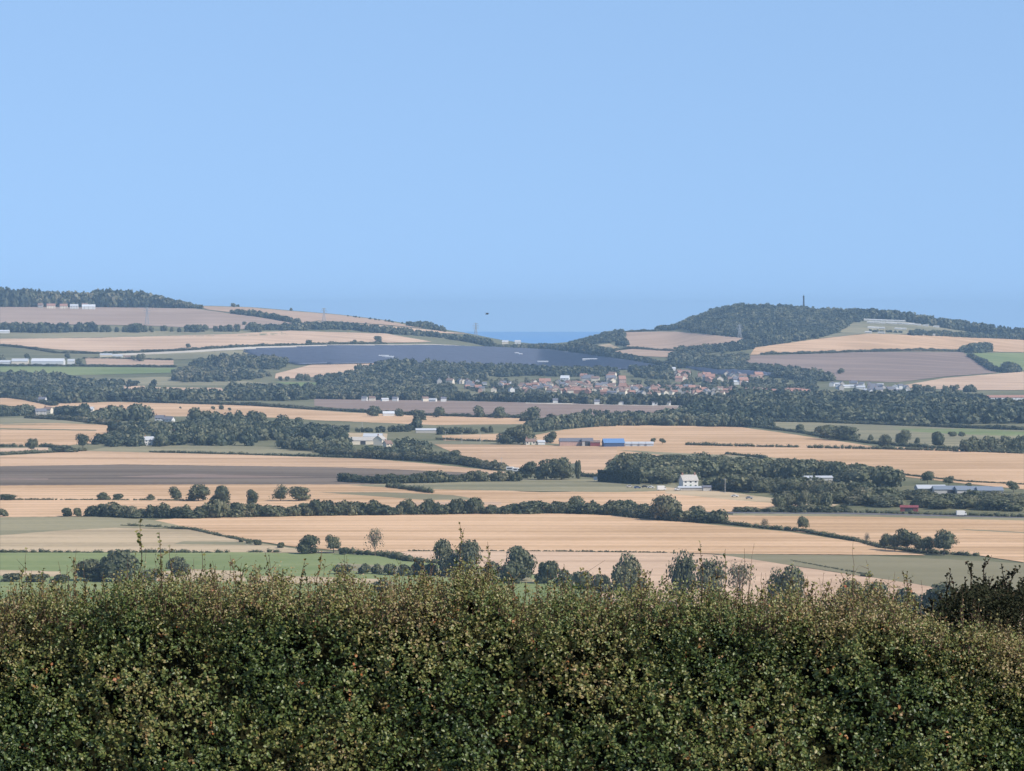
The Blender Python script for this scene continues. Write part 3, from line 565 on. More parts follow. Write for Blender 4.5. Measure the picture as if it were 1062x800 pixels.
belt("dark wood right of the sea gap below the hill field", [(512,361,357.5),(560,362,356.5),(590,366,358),(605,367,356),(625,371,361),(645,374,367),(690,382,376)], 60, 9)
wood("wooded hilltop right of the sea gap", [(590,357),(612,352),(632,346.5),(648,345.5),(646,352),(650,360),(632,357),(603,360),(640,366),(628,368),(600,366)], 12, (7, 11))
wood(clear=0, label="large dark wood covering the round right-hand hill", P= [(704,341.5),(722,331),(742,325),(765,321.7),(800,322.3),(850,325.3),(880,327),(905,329),(880,337),(870,345),(845,352),(783,361),(778,354),(760,350),(720,345)], sp=13, h=(10, 16), w=(11, 18))
belt("skyline trees on top of the round right-hand hill", [(680,343,338),(704,341.5,335),(722,331,325),(742,325,317),(765,321.7,313.5),(800,322.3,314.5),(850,325.3,318.5),(880,327,320),(905,328.5,321)], 40, 8)
wood("wood filling the fold between the right-hand hills", [(695,371),(705,364.5),(742,361.5),(770,356),(783,361),(776,369),(772,380),(830,386),(868,396),(860,400),(800,392),(716,382),(692,382)], 12, (9, 13))
belt("long dark wood along the right skyline", [(880,330,321),(905,331,320.5),(950,336,325),(985,342,332),(1000,343,333),(1030,349,338),(1062,353,341),(1100,358,346)], 60, 8, name="woodland", cat="wood")
belt("tree belt below the hillside caravans", [(942,348.5,342),(980,349.5,343),(1010,351,345),(1062,353,346)], 25, 7)
belt("oval clump at the top of the green hill field", [(995,366,360),(1010,367,356.5),(1026,365,356)], 30, 6)
belt("trees down the left edge of the green hill field", [(1004,370,365),(1015,376,370),(1030,385.5,378),(1036,386.5,380)], 15, 6)
belt("round clump at the foot of the green hill field", [(1038,386.5,377),(1046,387,375.5),(1056,386,377)], 20, 6)
belt("hedgerow along the dip right of the ploughed slope", [(865,397,392),(900,397,392),(930,399,395),(945,403,399)], 30, 8)
# middle distance
wood("wood at the left end of the solar farm", [(168,396),(190,386),(205,379),(250,371),(262,370),(300,377),(290,384),(284,391),(240,396),(200,397)], 14, (10, 15))
wood("mixed wood behind the village rooftops", [(322,403),(345,393),(384,385),(396,379),(430,379),(500,380),(560,384),(640,386),(690,385),(700,388),(690,395),(655,391),(600,391),(545,390),(500,396),(440,399),(392,403)], 15, (10, 15))
belt("parkland trees under the pale corner field", [(330,397,389),(355,396,386),(384,394,383),(410,392,379)], 50, 9)
wood("broad wood in front of the white-roofed farm", [(-20,391),(60,394),(100,400),(180,400),(235,407),(326,408),(330,414),(240,420),(170,418.5),(120,417),(60,419),(20,413),(-20,413)], 15, (11, 17), (12, 18), 'far')
wood("trees in front of the left end of the village", [(326,405),(400,404),(470,404),(470,415),(400,415),(330,414)], 14, (10, 14))
belt("line of round trees on the near edge of the village", [(320,414,406),(400,415,406),(480,416,406.5),(560,418,408),(640,420,409.5),(700,421,410),(765,423,411)], 50, 8, mat='far')
wood("thin wood between the village roofs and the right fields", [(760,410),(860,414),(960,416),(1080,420),(1080,445),(1000,443),(930,441),(850,438),(782,437),(740,440),(700,441),(640,440),(745,426),(762,421)], 15, (10, 16), (12, 18))
belt("scattered trees behind the right-hand houses", [(770,397,391),(830,399,393),(870,402,396),(930,406,399),(1000,407,399),(1062,409,402)], 30, 9)
wood("tree clumps along the right edge of the village", [(770,402),(850,404),(845,411),(780,408)], 14, (9, 12))
belt("dark wood behind the blue-roofed farm", [(545,450,440),(575,446,431),(600,444,430),(640,442,429),(700,442,428),(765,443.5,430),(800,444,434)], 70, 9, protos=WPM)
belt("hedgerow trees across the ploughed field", [(600,430,424),(640,432,426),(690,434,427),(745,434,426)], 25, 9)
belt("line of bushes beyond the road left of the big tree", [(455,451,443),(493,450,442),(494,450,446)], 14, 5, protos=WPM)
belt("dark copse beside the grey outbuildings in mid valley", [(430,447,432),(445,446,430),(458,444,434)], 30, 7, protos=WPM)
belt("tree line across the middle stubble field", [(315,449,440),(380,449,442),(430,448,440)], 25, 7, protos=WPM)
wood("large mixed wood in the left middle distance", [(180,446),(205,442),(240,440),(262,446),(300,447),(352,452),(362,462),(408,466),(440,466),(450,474),(380,474),(330,470),(270,463),(215,463),(180,462)], 12, (8, 14), (9, 14), 'far', WPM)
wood("tree group around the white farm cottages", [(98,462),(112,450),(140,446),(182,446),(182,463),(150,464),(118,464)], 12, (9, 14), (10, 14), 'far', WPM)
belt("trees behind the white cottages at left", [(95,440,430),(118,437,420),(150,437,420),(158,437,425)], 50, 8, protos=WPM)
belt("trees between the left cottages", [(60,432,421),(85,433,418),(90,432,424)], 14, 6, protos=WPM)
belt("low wood at the left edge below the pale strip", [(-20,433,423),(10,432,422),(30,431,420),(34,430,424)], 40, 7, protos=WPM)

# ------------------------------------------------------------------ hedges
HEDGES = [
 ("low clipped hedge along the top of the green field at left", [(0,573.5),(110,574),(236,574)], 1.6, 2.2, .06),
 ("short run of low hedge right of the gap on the green field", [(255,573.5),(290,573.5)], 1.6, 2.2, .1),
 ("hedge curving down between the dry field and the big stubble field", [(125,545.5),(160,547),(200,550),(232,557),(262,563)], 1.3, 3.0, .1),
 ("dark hedge on the corner of the green field beside the bare tree", [(362,575),(395,577),(425,583),(455,585)], 2.6, 3.0, .0),
 ("thin broken hedge line across the big stubble field", [(425,572.5),(540,572.3),(700,574.3)], .8, 1.0, .25),
 ("long thick hedge belt left half, below the ploughed field", [(92,536),(130,537),(200,538),(300,536),(400,534.5),(500,533.5)], 6.0, 5.0, .0),
 ("thick hedge belt in the centre behind the big stubble field", [(500,533.5),(600,533),(640,535),(700,541),(745,543)], 4.6, 4.6, .0),
 ("field hedge with single trees running down to the tree group at right", [(745,543),(790,548),(833,552),(890,562),(915,569),(960,574),(1015,577)], 1.8, 2.6, .03),
 ("hedge line behind the bushes in the left stubble", [(0,519),(80,519),(160,519.5),(200,520)], 1.0, 1.6, .25),
 ("hedge of bushes along the near edge of the ploughed field", [(355,500),(400,502),(440,501.5),(480,500),(537,499.5)], 5.0, 4.6, .05),
 ("short dark hedge blocks on the olive strip", [(403,506),(420,508),(447,512)], 3.0, 3.4, .15),
 ("hedge between the round copse and the conifer screen", [(600,494),(622,496)], 3.0, 3.0, .0),
 ("dark embankment hedge below the outbuildings", [(335,472),(380,475.5),(430,478),(480,482),(520,488)], 4.5, 5.0, .0),
 ("roadside hedge left of the blue-roofed farm", [(452,456),(500,458),(560,460)], 1.8, 2.6, .05),
 ("long straight hedge across the right stubble field", [(712,462),(770,463.5),(828,464.5)], 2.6, 3.0, .0),
 ("right-hand end of the long straight stubble hedge", [(838,465),(920,466.5),(1000,468.5),(1062,471)], 2.6, 3.0, .0),
 ("short hedge strip inside the right stubble field", [(752,471.5),(775,473.5),(795,476)], 2.2, 2.6, .0),
 ("tiny hedge tuft beside the short strip in right stubble", [(806,477.5),(814,478)], 1.8, 2.4, .0),
 ("small hedge length over the wood in right stubble", [(820,479),(833,481)], 2.4, 2.6, .0),
 ("hedge under the grey green pasture at right", [(785,443.5),(830,449),(850,453),(900,460),(960,465),(1062,470)], 2.6, 3.2, .0),
 ("top hedge of the grey green pasture at right", [(782,437.5),(850,438.5),(930,441.5),(1062,446.5)], 3.0, 4.0, .0),
 ("dark hedge sloping past the white cottages at left", [(28,434),(70,436),(110,440.5),(125,442)], 3.5, 4.5, .0),
 ("hedge above the gold strip at far left", [(0,411.5),(28,415),(56,421)], 3.5, 5.0, .0),
 ("hedge at the foot of the left stubble field", [(0,463.5),(45,463.5),(60,465)], 2.6, 3.4, .0),
 ("lower hedge at far left above the long stubble strip", [(0,472),(40,470),(90,468)], 2.6, 3.6, .0),
 ("thin dark hedge over the long curved stubble strip", [(155,469.5),(200,470.5),(300,473),(365,475)], 1.8, 2.4, .0),
 ("hedge under the long stubble strip on the left hill", [(0,358.5),(30,361.5),(60,366.5),(110,367),(200,363),(262,359.5),(330,358),(400,356.8)], 3.2, 5.5, .02),
 ("hedge below the white-roofed farm", [(0,380),(90,380.3),(182,381)], 3.0, 5.0, .0),
 ("short hedge right of the white-roofed farm", [(88,372),(120,372.4),(178,374)], 2.6, 4.5, .2),
 ("hedge between the gold and the ploughed hill fields at right", [(790,368),(830,367.3),(900,365.2),(998,365)], 3.5, 5.0, .05),
 ("hedge across the small field right of the sea gap", [(632,364.5),(652,362),(700,364.3)], 3.5, 5.0, .05),
 ("hedge along the skyline of the small hill field", [(636,345.3),(660,344.3),(682,343.5)], 3.0, 5.0, .0),
 ("hedge above the mid valley stubble, left part", [(160,417.8),(260,420.8),(330,425)], 3.0, 5.0, .0),
 ("hedge below the pink ploughed strip", [(330,425),(380,428),(430,431),(545,434)], 2.8, 4.5, .15),
 ("verge hedge along the road under the long wood", [(762,531),(800,531.5),(880,532)], 3.0, 4.5, .05),
 ("roadside scrub left of the white van", [(880,532),(960,534),(1062,537)], 2.0, 3.0, .15),
 ("thin field edge right of the olive strip", [(820,582),(870,591.5),(900,597)], .6, 1.0, .6),
 ("dark low field edge beyond the olive field", [(895,598.5),(905,599.5)], 1.8, 2.0, .0),
 ("broken hedge line in the right stubble below the warehouse roofs", [(910,490),(945,494),(1000,500),(1062,503)], 1.0, 1.5, .1),
]
for l_, p_, h_, w_, g_ in HEDGES: hedge(l_, p_, h_, w_, g_)

# ------------------------------------------------------------------ individual trees
for a in [
 (33,469,14,12,'stem',"small round tree on the hedge corner at far left"),
 (86,466,16,14,'stem',"lollipop shaped tree with bare stem left of the big wood"),
 (66,469,7,30,'bush',"wide low bush between two small trees at far left"),
 (8,519,6,17,'bush',"low flat bush at the left edge of the stubble"),
 (107,519,8,15,'bush',"rounded bush, larger of a pair in the left stubble"),
 (122,519,6.5,11,'bush',"smaller rounded bush right of its pair in the left stubble"),
 (156,519,6,10,'bush',"squat square bush alone on the stubble hedge line"),
 (183,519,14,14,'tree',"upright oval tree left of three trees on the stubble hedge"),
 (206,520,17,23,'tree',"wide leaning tree on the stubble hedge, middle of three"),
 (229,526,22,20,'tree',"tall dark tree rising out of the thick hedge belt"),
 (262,524,16,13,'tree',"narrow tree with a notched top in the thick hedge belt"),
 (291,520,17,16,'loose',"open crowned tree, left of a touching pair on the stubble"),
 (310,520,15,22,'tree',"wide domed tree, right of a touching pair on the stubble"),
 (3,536,8,13,'bush',"brownish bush cut by the left edge of the picture"),
 (70,536,9,13,'bush',"bush with a spiky top left of the hedge belt"),
 (81,536,9,9,'bush',"small upright bush beside the left end of the hedge belt"),
 (340,534,13,16,'tree',"small tree standing in the hedge belt near the olive strip"),
 (362,533,12,15,'tree',"dome shaped tree in the hedge belt under the olive strip"),
 (418,533,13,16,'bush',"tall bush in the hedge belt under the grey green strip"),
 (445,532,14,22,'bush',"broad bush in the hedge belt near its centre"),
 (475,532,14,20,'tree',"tall rounded tree in the hedge belt near its centre"),
 (440,476,14,22,'tree',"broad tree beside the outbuilding yard"),
 (457.5,475,7,6,'tall',"very small upright bush between two trees by the rail hedge"),
 (470,477,10,15,'tree',"round tree at the end of the outbuilding yard"),
 (547,497,18,20,'tree',"tree at the left end of the round copse"),
 (567,498,21,24,'tree',"big round tree, left half of the double copse"),
 (582,498,23,26,'tree',"taller round tree, right half of the double copse"),
 (599,497,19,7,'tall',"slim upright tree at the right end of the double copse"),
 (571,460,12,13,'tree',"small round tree left of the long brick barn"),
 (528,461,17,22,'tree',"left part of the big dark tree mass by the road"),
 (543,461,20,24,'tree',"tall right part of the big dark tree mass by the road"),
 (677,460,5.5,6,'stem',"small round tree right of the pale glasshouses"),
 (687,461,6,7,'stem',"second small round tree right of the pale glasshouses"),
 (503,449,6,9,'bush',"small round bush right of the roadside bushes"),
 (509,449,7,5,'tall',"upright little bush beside the roadside bushes"),
 (552,533,13,32,'bush',"wide domed thicket on the central hedge belt"),
 (579,532,8.5,14,'bush',"small flat bush between two domed thickets"),
 (598,532,17,19,'tree',"pointed round tree on the central hedge belt"),
 (612,532,10,9,'bush',"small bush leaning on the pointed round tree"),
 (637,534,15,20,'bush',"left half of a double thicket on the central hedge belt"),
 (652,535,16,22,'bush',"right half of a double thicket on the central hedge belt"),
 (672,537,14,26,'bush',"spreading dark thicket left of the grey willow"),
 (692,540,26,32,'willow',"large grey green willow below the white house"),
 (725,541,16,20,'pale',"round pale bush right of the grey willow"),
 (833,551,15,13,'stem',"small flat topped tree standing on the right field hedge"),
 (830,447,7,9,'bush',"little bush on the grey green pasture at right"),
 (858,456,15,26,'tree',"left part of the dark oval clump on the pasture"),
 (876,457,15,28,'tree',"right part of the dark oval clump on the pasture"),
 (918,464,13,14,'tree',"round tree left of a pair on the pasture hedge"),
 (935,462,16,17,'tree',"slightly taller round tree, right of the pasture pair"),
 (903,457,6,7,'bush',"tiny round bush by the pasture hedge"),
 (951,461,7,6,'bush',"tiny upright bush by the pasture hedge"),
 (973,463,15,16,'tree',"wide round tree alone below the green pasture"),
 (988,453,5,9,'bush',"flat bush on the green pasture, left of two"),
 (997,453,5,7,'bush',"flat bush on the green pasture, right of two"),
 (962,502,13,14,'stem',"umbrella shaped tree over the warehouse roofs"),
 (984,504,10,11,'stem',"small round tree above the warehouse roofs"),
 (1004,507,6,7,'bush',"little square bush above the warehouse roofs"),
 (1051,511,12,14,'stem',"round tree at the right edge by the warehouse"),
 (94,603,22,34,'tree',"left of two dark spreading trees in the green field"),
 (124,604,33,42,'tree',"biggest dark spreading tree in the green field at left"),
 (185,598,20,22,'tree',"dull rounded tree in the green field behind the tall shoots"),
 (319,575,20,24,'tree',"dense round tree at the edge of the green field"),
 (346,574,19,15,'stem',"smaller round tree right of the dense round one"),
 (356,576,8,10,'bush',"little bush touching the corner hedge"),
 (355,596,10,19,'bush',"long low bush in the green field, first of a row"),
 (377,596,11,13,'bush',"round bush in the green field, second of a row"),
 (391,596,11,13,'bush',"round bush in the green field, third of a row"),
 (405,597,12,15,'bush',"round bush in the green field, fourth of a row"),
 (419,598,12,16,'bush',"paler round bush in the green field, fifth of a row"),
 (432,597,16,14,'bush',"tall bush ending the row in the green field"),
 (446,597,12,16,'bush',"bush between the row and the twin willow"),
 (396,615,14,18,'bush',"dark bush with a brown top low in the green field"),
 (464,598,38,28,'willow',"left stem of the drooping twin willow"),
 (485,599,38,26,'willow',"right stem of the drooping twin willow"),
 (512,603,20,22,'bush',"dark thicket between the twin willow and the round tree"),
 (541,603,36,32,'tree',"big round tree over the dark hedge in the foreground valley"),
 (531,606,24,26,'bush',"dark thicket below the big round tree"),
 (567,606,24,24,'bush',"spreading thicket right of the big round tree"),
 (585,609,18,22,'bush',"low thicket descending from the big round tree"),
 (605,612,19,22,'bush',"low thicket halfway to the ivy covered tree"),
 (625,616,20,22,'bush',"thicket just left of the ivy covered tree"),
 (648,622,47,32,'tree',"square topped ivy covered tree above the hedge"),
 (661,624,24,18,'bush',"bush against the ivy covered tree"),
 (709,626,54,32,'loose',"flat topped ragged tree, left of the tall pair"),
 (738,628,50,30,'loose',"ragged ivy tree, right of the tall pair"),
 (767,624,42,32,'sparse',"thin grey tree with sparse leaves right of the tall pair"),
 (806,640,50,24,'loose',"pale leaved tree half hidden behind the hedge"),
 (821,640,52,28,'tree',"dark crowned tree half hidden behind the hedge"),
 (878,640,38,34,'bush',"left of the dark thickets behind the hedge at right"),
 (905,640,36,34,'bush',"middle dark thicket behind the hedge at right"),
 (935,645,34,34,'bush',"greyish low thicket behind the hedge at right"),
 (968,650,44,44,'tree',"blue green bushy tree left of the dark blackthorn"),
 (918,571,17,14,'stem',"lone thin crowned tree at the left end of the hedge group"),
 (928,572,18,16,'stem',"second tree from the left in the hedge group"),
 (941,573,24,24,'stem',"tallest tree in the middle of the hedge group"),
 (953,574,18,15,'stem',"third tree from the right in the hedge group"),
 (961,575,18,15,'stem',"second tree from the right in the hedge group"),
 (979,576,26,27,'stem',"wide spreading tree at the right end of the hedge group"),
 (4,427,7,14,'bush',"low bush at the left edge under the gold strip"),

 (12,604,9,22,'bush',"low dark scrub at the left edge under the green field"),
 (38,604,8,26,'bush',"long low scrub left of the two spreading trees"),
 (62,605,9,20,'bush',"scrub touching the pale grass strip left of the spreading trees"),
 (155,604,13,24,'pale',"greyish low tree between the spreading tree and the dull rounded one"),
 (250,563,4.5,6,'bush',"first tiny bush where the curving hedge meets the stubble"),
 (258,564.5,5,6,'bush',"second tiny bush where the curving hedge meets the stubble"),
 (267,566,6,9,'bush',"third bush where the curving hedge meets the stubble"),
 (291,569,6,8,'bush',"small bush halfway between the curving hedge and the dense round tree"),
]: plant(*a[:5], a[5], 'bush' if a[4] == 'bush' or 'bush' in a[5] else 'tree', 'trees and bushes across the valley')
for a in [
 (389,577,29,19,"bare twisted tree standing over the big stubble field"),
 (793,549,11,9,"small leafless tree on the right field hedge"),
 (899,565,13,7,"tiny thin leafless tree left of the hedge group"),
]:
    e = plant(*a[:4], 'sparse', a[4], 'tree', 'leafless trees', name="bare_tree")
# woods made of single trees, near enough to tell apart
def copse(label, group, P, n_sp, h, w, kinds):
    pos = scatter(dens(P), n_sp)
    PX, RW = project(pos); qx = np.quantile(PX, [1/3, 2/3]); qr = np.quantile(RW, .5)
    for p, px_, rw_ in zip(pos, PX, RW):
        lab = label.replace('tree ', 'tree ' + 'at the ' + ['left', 'middle', 'right'][int(px_ > qx[0]) + int(px_ > qx[1])] + (' front ' if rw_ > qr else ' back '), 1)
        kd = random.choice(kinds); cr, tr = proto(kd)[random.randrange(6)]; H = random.uniform(*h); W = random.uniform(*w)
        e = empty({'conifer': 'conifer_tree'}.get(kd, 'broadleaf_tree'), p, random.uniform(0, 6.28), lab, 'tree', group + ', ' + ['left', 'middle', 'right'][int(px_ > qx[0]) + int(px_ > qx[1])] + (' front' if rw_ > qr else ' back'))
        a = link("crown", cr, e); a.scale = (W, W, H); b = link("trunk", tr, e); b.scale = (W * .8, W * .8, H)
copse("dark green tree of the long wood behind the white house", "trees of the long wood behind the white house",
      [(636,494),(655,485),(700,486),(740,488),(800,491),(860,495),(900,499),(935,505),(930,509),(890,506),(840,500),(790,497),(730,497),(690,503),(665,503)], 14.5, (8.5, 12.5), (14, 20), ['mid', 'mid', 'tree'])
copse("paler rounded tree of the fringe before the long wood", "trees along the front of the long wood",
      [(735,505),(790,508),(850,512),(890,516),(930,520),(930,524),(880,524),(862,521),(800,513),(737,509)], 13, (7, 11), (12, 17), ['pale', 'mid', 'mid'])
copse("low tree of the thicket round the red shed", "trees around the red shed and warehouse",
      [(890,514),(945,518),(1062,522),(1062,532),(960,528),(890,526)], 11, (4.5, 7.5), (10, 16), ['mid', 'pale', 'mid'])
for i in range(7):
    plant(809 + i * 8, 527 - (i % 3), 15 + i % 4, 15, 'pale' if i % 2 else 'mid', ['first','second','third','fourth','fifth','sixth','seventh'][i] + " tree from the left in the roadside clump before the pale roof", 'tree', 'trees of the roadside clump before the pale roof')
ORDR = ['first', 'second', 'third', 'fourth', 'fifth', 'sixth', 'seventh', 'eighth']
for i in range(8):
    plant(1002 + i * 8.2, 469 - .2 * i, 13 + 3 * (i % 2), 14, 'mid', ORDR[i] + " tree from the left in the leafy row at the right end of the pasture", 'tree', 'trees in the row at the right end of the pasture')
plant(649, 496, 25, 26, 'tree', "tallest round tree at the left end of the long wood", 'tree', 'trees and bushes across the valley')
plant(663, 498, 20, 24, 'tree', "broad tree right of the tallest one in the long wood", 'tree', 'trees and bushes across the valley')
ORD = ['first', 'second', 'third', 'fourth', 'fifth', 'sixth', 'seventh', 'eighth', 'ninth', 'tenth', 'eleventh', 'twelfth']
for i, (x, y, h_) in enumerate([(107,345,6),(112,345,5.5),(121,345,4.5),(130,345,5.5),(137,345,7),(143,345.5,8),(150,345,6),(157,345,5),(168,344,4.5),(171,344,5),(178,344.5,4),(186,345,4),(194,344.5,6),(200,344.5,6),(206,345,6.5),(212,344.5,6),(224,344.5,5),(229,344.5,5.5),(234,344.5,5),(239,344.5,6),(246,344.5,6.5),(253,337.5,3),(262,344.5,8),(268,345,6)]):
    plant(x, y, h_ * 1.3, h_ * random.uniform(1.1, 1.5), 'mid', (ORD[i] + ' tree from the left' if i < 12 else ORD[23 - i] + ' tree from the right') + ' in the spaced row below the mauve hill field', 'tree', 'spaced trees below the mauve hill field')
for i, (x, y, h_, l_) in enumerate([(195,361,4.5,"lone round tree on the left hill stubble"),(252,360,2.5,"dot like bush on the hedge over the track"),(321,358,5.5,"crooked little tree over the solar farm"),(345,357,3,"tiny bush on the track edge over the solar farm"),(368,356,3.5,"tiny tree on the track edge right of the crooked one"),
        (392,355,6.5,"small dark clump where the stubble meets the track"),(302,322.5,3,"tiny bush alone on the left skyline"),(242,319,4.5,"dark tuft on the left skyline"),(146,375,8,"round tree right of the white-roofed farm"),(138,374,5,"small bush right of the white-roofed farm"),
        (82,379,7,"tree beside the end of the white-roofed farm"),(70,372,5,"tree behind the white-roofed barn"),(28,373,6,"tree between the barns of the far farm"),(2,377,9,"tree at the left edge by the far farm"),
        (291,395,4.5,"first little tree of the line under the corner field"),(298,395,4.5,"second little tree of the line under the corner field"),(311,395,7.5,"largest tree of the line under the corner field"),(319,395,7,"narrow tree of the line under the corner field"),(329,395,6,"last tree of the line under the corner field"),
        (206,425,2.5,"tiny bush in the gold strip, left of three"),(221,425,3.5,"tiny bush in the gold strip, middle of three"),(230,425,5,"small bush in the gold strip, right of three"),(238,426,3,"flat bush at the end of the gold strip three"),(187,424,2,"tiny dark dot bush in the gold strip"),
        (388,432,11,"dark tree beside the white domed building"),(415,432,8,"dark clump right of the white domed building"),(455,433,11,"narrow tree before the pink ploughed strip"),(436,436,11,"broad tree under the pink ploughed strip"),
        (497,433,12,"grey green tree on the ploughed strip, left of two"),(518,434,12,"grey green tree on the ploughed strip, right of two"),(551,437,15,"tall dark tree right of the gold strip"),(543,437,10,"tree at the end of the gold strip"),
        (202,440,17,"large domed tree at the top of the left wood"),(214,440,14,"tree right of the large domed one"),(262,440,14,"wide tree on top of the left wood"),(272,441,13,"second wide tree on top of the left wood"),(295,441,11,"round tree on top of the left wood"),(310,442,9,"small round tree on the wood top"),(355,458,12,"dark tree left of the grey outbuildings"),
        (700,363,3,"small dark bush on the little hill field"),(872,388,6,"tree on the edge of the right ploughed slope"),(829,386,5,"round tree in the fold of the right hill")]):
    plant(x, y, h_, h_ * random.uniform(1.0, 1.35), 'mid', l_, 'bush' if 'bush' in l_ else 'tree', 'small far trees and bushes')
# clipped conifer screen left of the white house
V_ = []; r_ = rng
pA, pB = gp(620, 500), gp(664, 503); n_ = 5200
t_ = r_.uniform(0, 1, n_); d_ = r_.uniform(0, 1, n_); side = r_.integers(0, 3, n_); hh_ = 7.2
X_ = pA.x + (pB.x - pA.x) * t_; Y_ = pA.y + (pB.y - pA.y) * t_ + np.where(side == 0, 0, d_ * 6); Z_ = terrain(X_, Y_) + np.where(side == 0, r_.uniform(0, hh_, n_), hh_ + r_.normal(0, .2, n_))
V, T = quads(np.stack([X_, Y_, Z_], 1), np.stack([0 * X_, np.where(side == 0, -1., 0), np.where(side == 0, .1, 1.)], 1) + r_.normal(size=(n_, 3)) * .5, .8, r_)
q_ = r_.uniform(0, 1, n_); base_n = len(V); core_v = np.array([(p.x, p.y + o_, p.z + z_) for z_ in (0, hh_ - .2) for p, o_ in ((pA, .3), (pB, .3), (pB, 6), (pA, 6))])
core_t = np.array([(0, 1, 5), (0, 5, 4), (1, 2, 6), (1, 6, 5), (2, 3, 7), (2, 7, 6), (3, 0, 4), (3, 4, 7), (4, 5, 6), (4, 6, 7)]) + base_n
prop(link("conifer_hedge", tri_mesh("conifer_hedge", np.concatenate([V, core_v]), np.concatenate([T, core_t]), M['darkleaf'], np.concatenate([q_, q_, np.full(10, .3)]))), "tall clipped dark conifer hedge left of the white house", "hedge")

# ------------------------------------------------------------------ buildings across the valley
building("farmhouse", "white rendered farmhouse with a grey roof before the long wood", "house", 714, 506, 10, 7, 4.6, 3.2, .35, 'white', 'stone', 3, 2)
building("shed", "long low grey shed in front of the white farmhouse", "shed", 718, 509, 17, 5, 1.8, .7, .05, 'stone', 'sheet', group=None)
building("shed", "small pale lean shed at the end of the farmhouse yard", "shed", 733, 509.5, 5, 4, 2.4, .8, .1, 'concrete', 'slate')
building("barn", "long open barn with a pale flat roof inside the long wood", "barn", 848, 507, 17, 9, 6.8, .9, .1, 'concrete', 'sheet')
building("shed", "red corrugated shed among trees beside the road", "shed", 943, 530.5, 9.5, 5.5, 2.2, .9, -.15, 'red', 'red', barn_door=True)
for i, (x, y, L, l_) in enumerate([(965,511,17,"left grey warehouse with a low pale roof"),(985,512,20,"wide blue grey warehouse roof left of centre"),(1008,512.5,20,"widest blue grey warehouse roof, third along"),(1026,513,15,"right hand grey warehouse roof by the round tree")]):
    building("warehouse", l_, "warehouse", x, y, L, 14, 2.6, 1.8, .0 if i % 2 else .06, 'concrete', 'greyblue' if i else 'sheet', barn_door=True)
building("barn", "long brick barn with grey roof left of the blue shed", "barn", 597, 462.5, 27, 10, 3.8, 2.4, .05, 'pinkwall', 'slate')
building("barn", "small dark roofed barn end joined to the brick barn", "barn", 609, 462.7, 9, 10, 4.2, 2.2, .05, 'stone', 'slate', barn_door=True)
building("shed", "small red fronted shed beside the blue roofed barn", "shed", 617, 462.8, 8, 7, 3.2, 1.5, .05, 'red', 'tile')
building("barn", "large dark blue barn with a bright blue roof slope", "barn", 636, 463.3, 17, 12, 3.2, 3.2, .12, 'navy', 'blue')
for k in range(4): building("glasshouse", "pale glasshouse in the row right of the blue barn", "glasshouse", 652 + k * 7.3, 463, 5.8, 8, 2.2, 1.4, 0, 'sheet', 'sheet', group='glasshouses right of the blue barn')
building("shed", "small pale shed left of the little round tree", "shed", 561, 461.5, 6, 5, 2.4, 1.3, .2, 'white', 'sheet')
building("cottage", "small roadside cottage under the big dark tree", "house", 550, 461.5, 8, 6, 3, 2, .1, 'cream', 'tile', 3, 1, storeys=1)
# outbuildings mid valley
building("outbuilding", "wide grey roofed outbuilding with a cream wall", "farm building", 376, 461, 22, 12, 3.4, 2.6, .1, 'cream', 'stone', barn_door=True)
building("outbuilding", "stone gabled house right of the grey outbuilding", "farm building", 394, 462, 9, 8, 5, 3, 1.2, 'cream', 'stone', 2, 1)
building("outbuilding", "lower grey outbuilding at the back of the yard", "farm building", 387, 457, 16, 9, 3.5, 2.4, -.1, 'concrete', 'sheet')
building("outbuilding", "small cottage before the wood right of the yard", "house", 402, 466, 6, 6, 4.5, 2.4, .6, 'cream', 'tile', 2, 1)
building("greenhouse", "long pale roofed store beside the dark copse", "farm building", 445, 449, 24, 8, 2.4, 1.4, .08, 'stone', 'sheet')
building("white_domed_shed", "white round roofed shed on the pink ploughed strip", "shed", 403, 431.5, 12, 8, 2.6, 2.2, .1, 'white', 'whitesheet')
for x, y, L, wl, rf, l_ in [(166,438.5,9,'white','slate',"white cottage, left of the pair by the left wood"),(175,440,10,'white','slate',"taller white cottage, right of the pair by the left wood"),(155,462,9,'white','sheet',"white house deep in the left wood edge"),
        (138,458,6,'white','slate',"white gable peeping out of the left wood"),(182,456,4,'white','slate',"narrow white gable in the middle of the wood"),(61,430,9,'white','slate',"white cottage at the end of the left lane"),(50,429,9,'cream','tile',"cream cottage halfway along the left lane"),
        (42,431,12,'stone','slate',"long low stone house at the start of the left lane"),(93,429,9,'cream','sheet',"cream house right of the tall lane trees"),(86,431,8,'white','slate',"small white house hard against the lane trees"),
        (22,411,18,'cream','pantile',"red roofed farmhouse on the wood edge at far left"),(44,418,9,'white','slate',"pale shed on the far left hedge end"),(117,399,9,'white','sheet',"white house in the top of the broad wood")]:
    building("cottage", l_, "house", x, y, L, 7, 4.6, 2.6, random.uniform(-.4, .4), wl, rf, 3, 1)
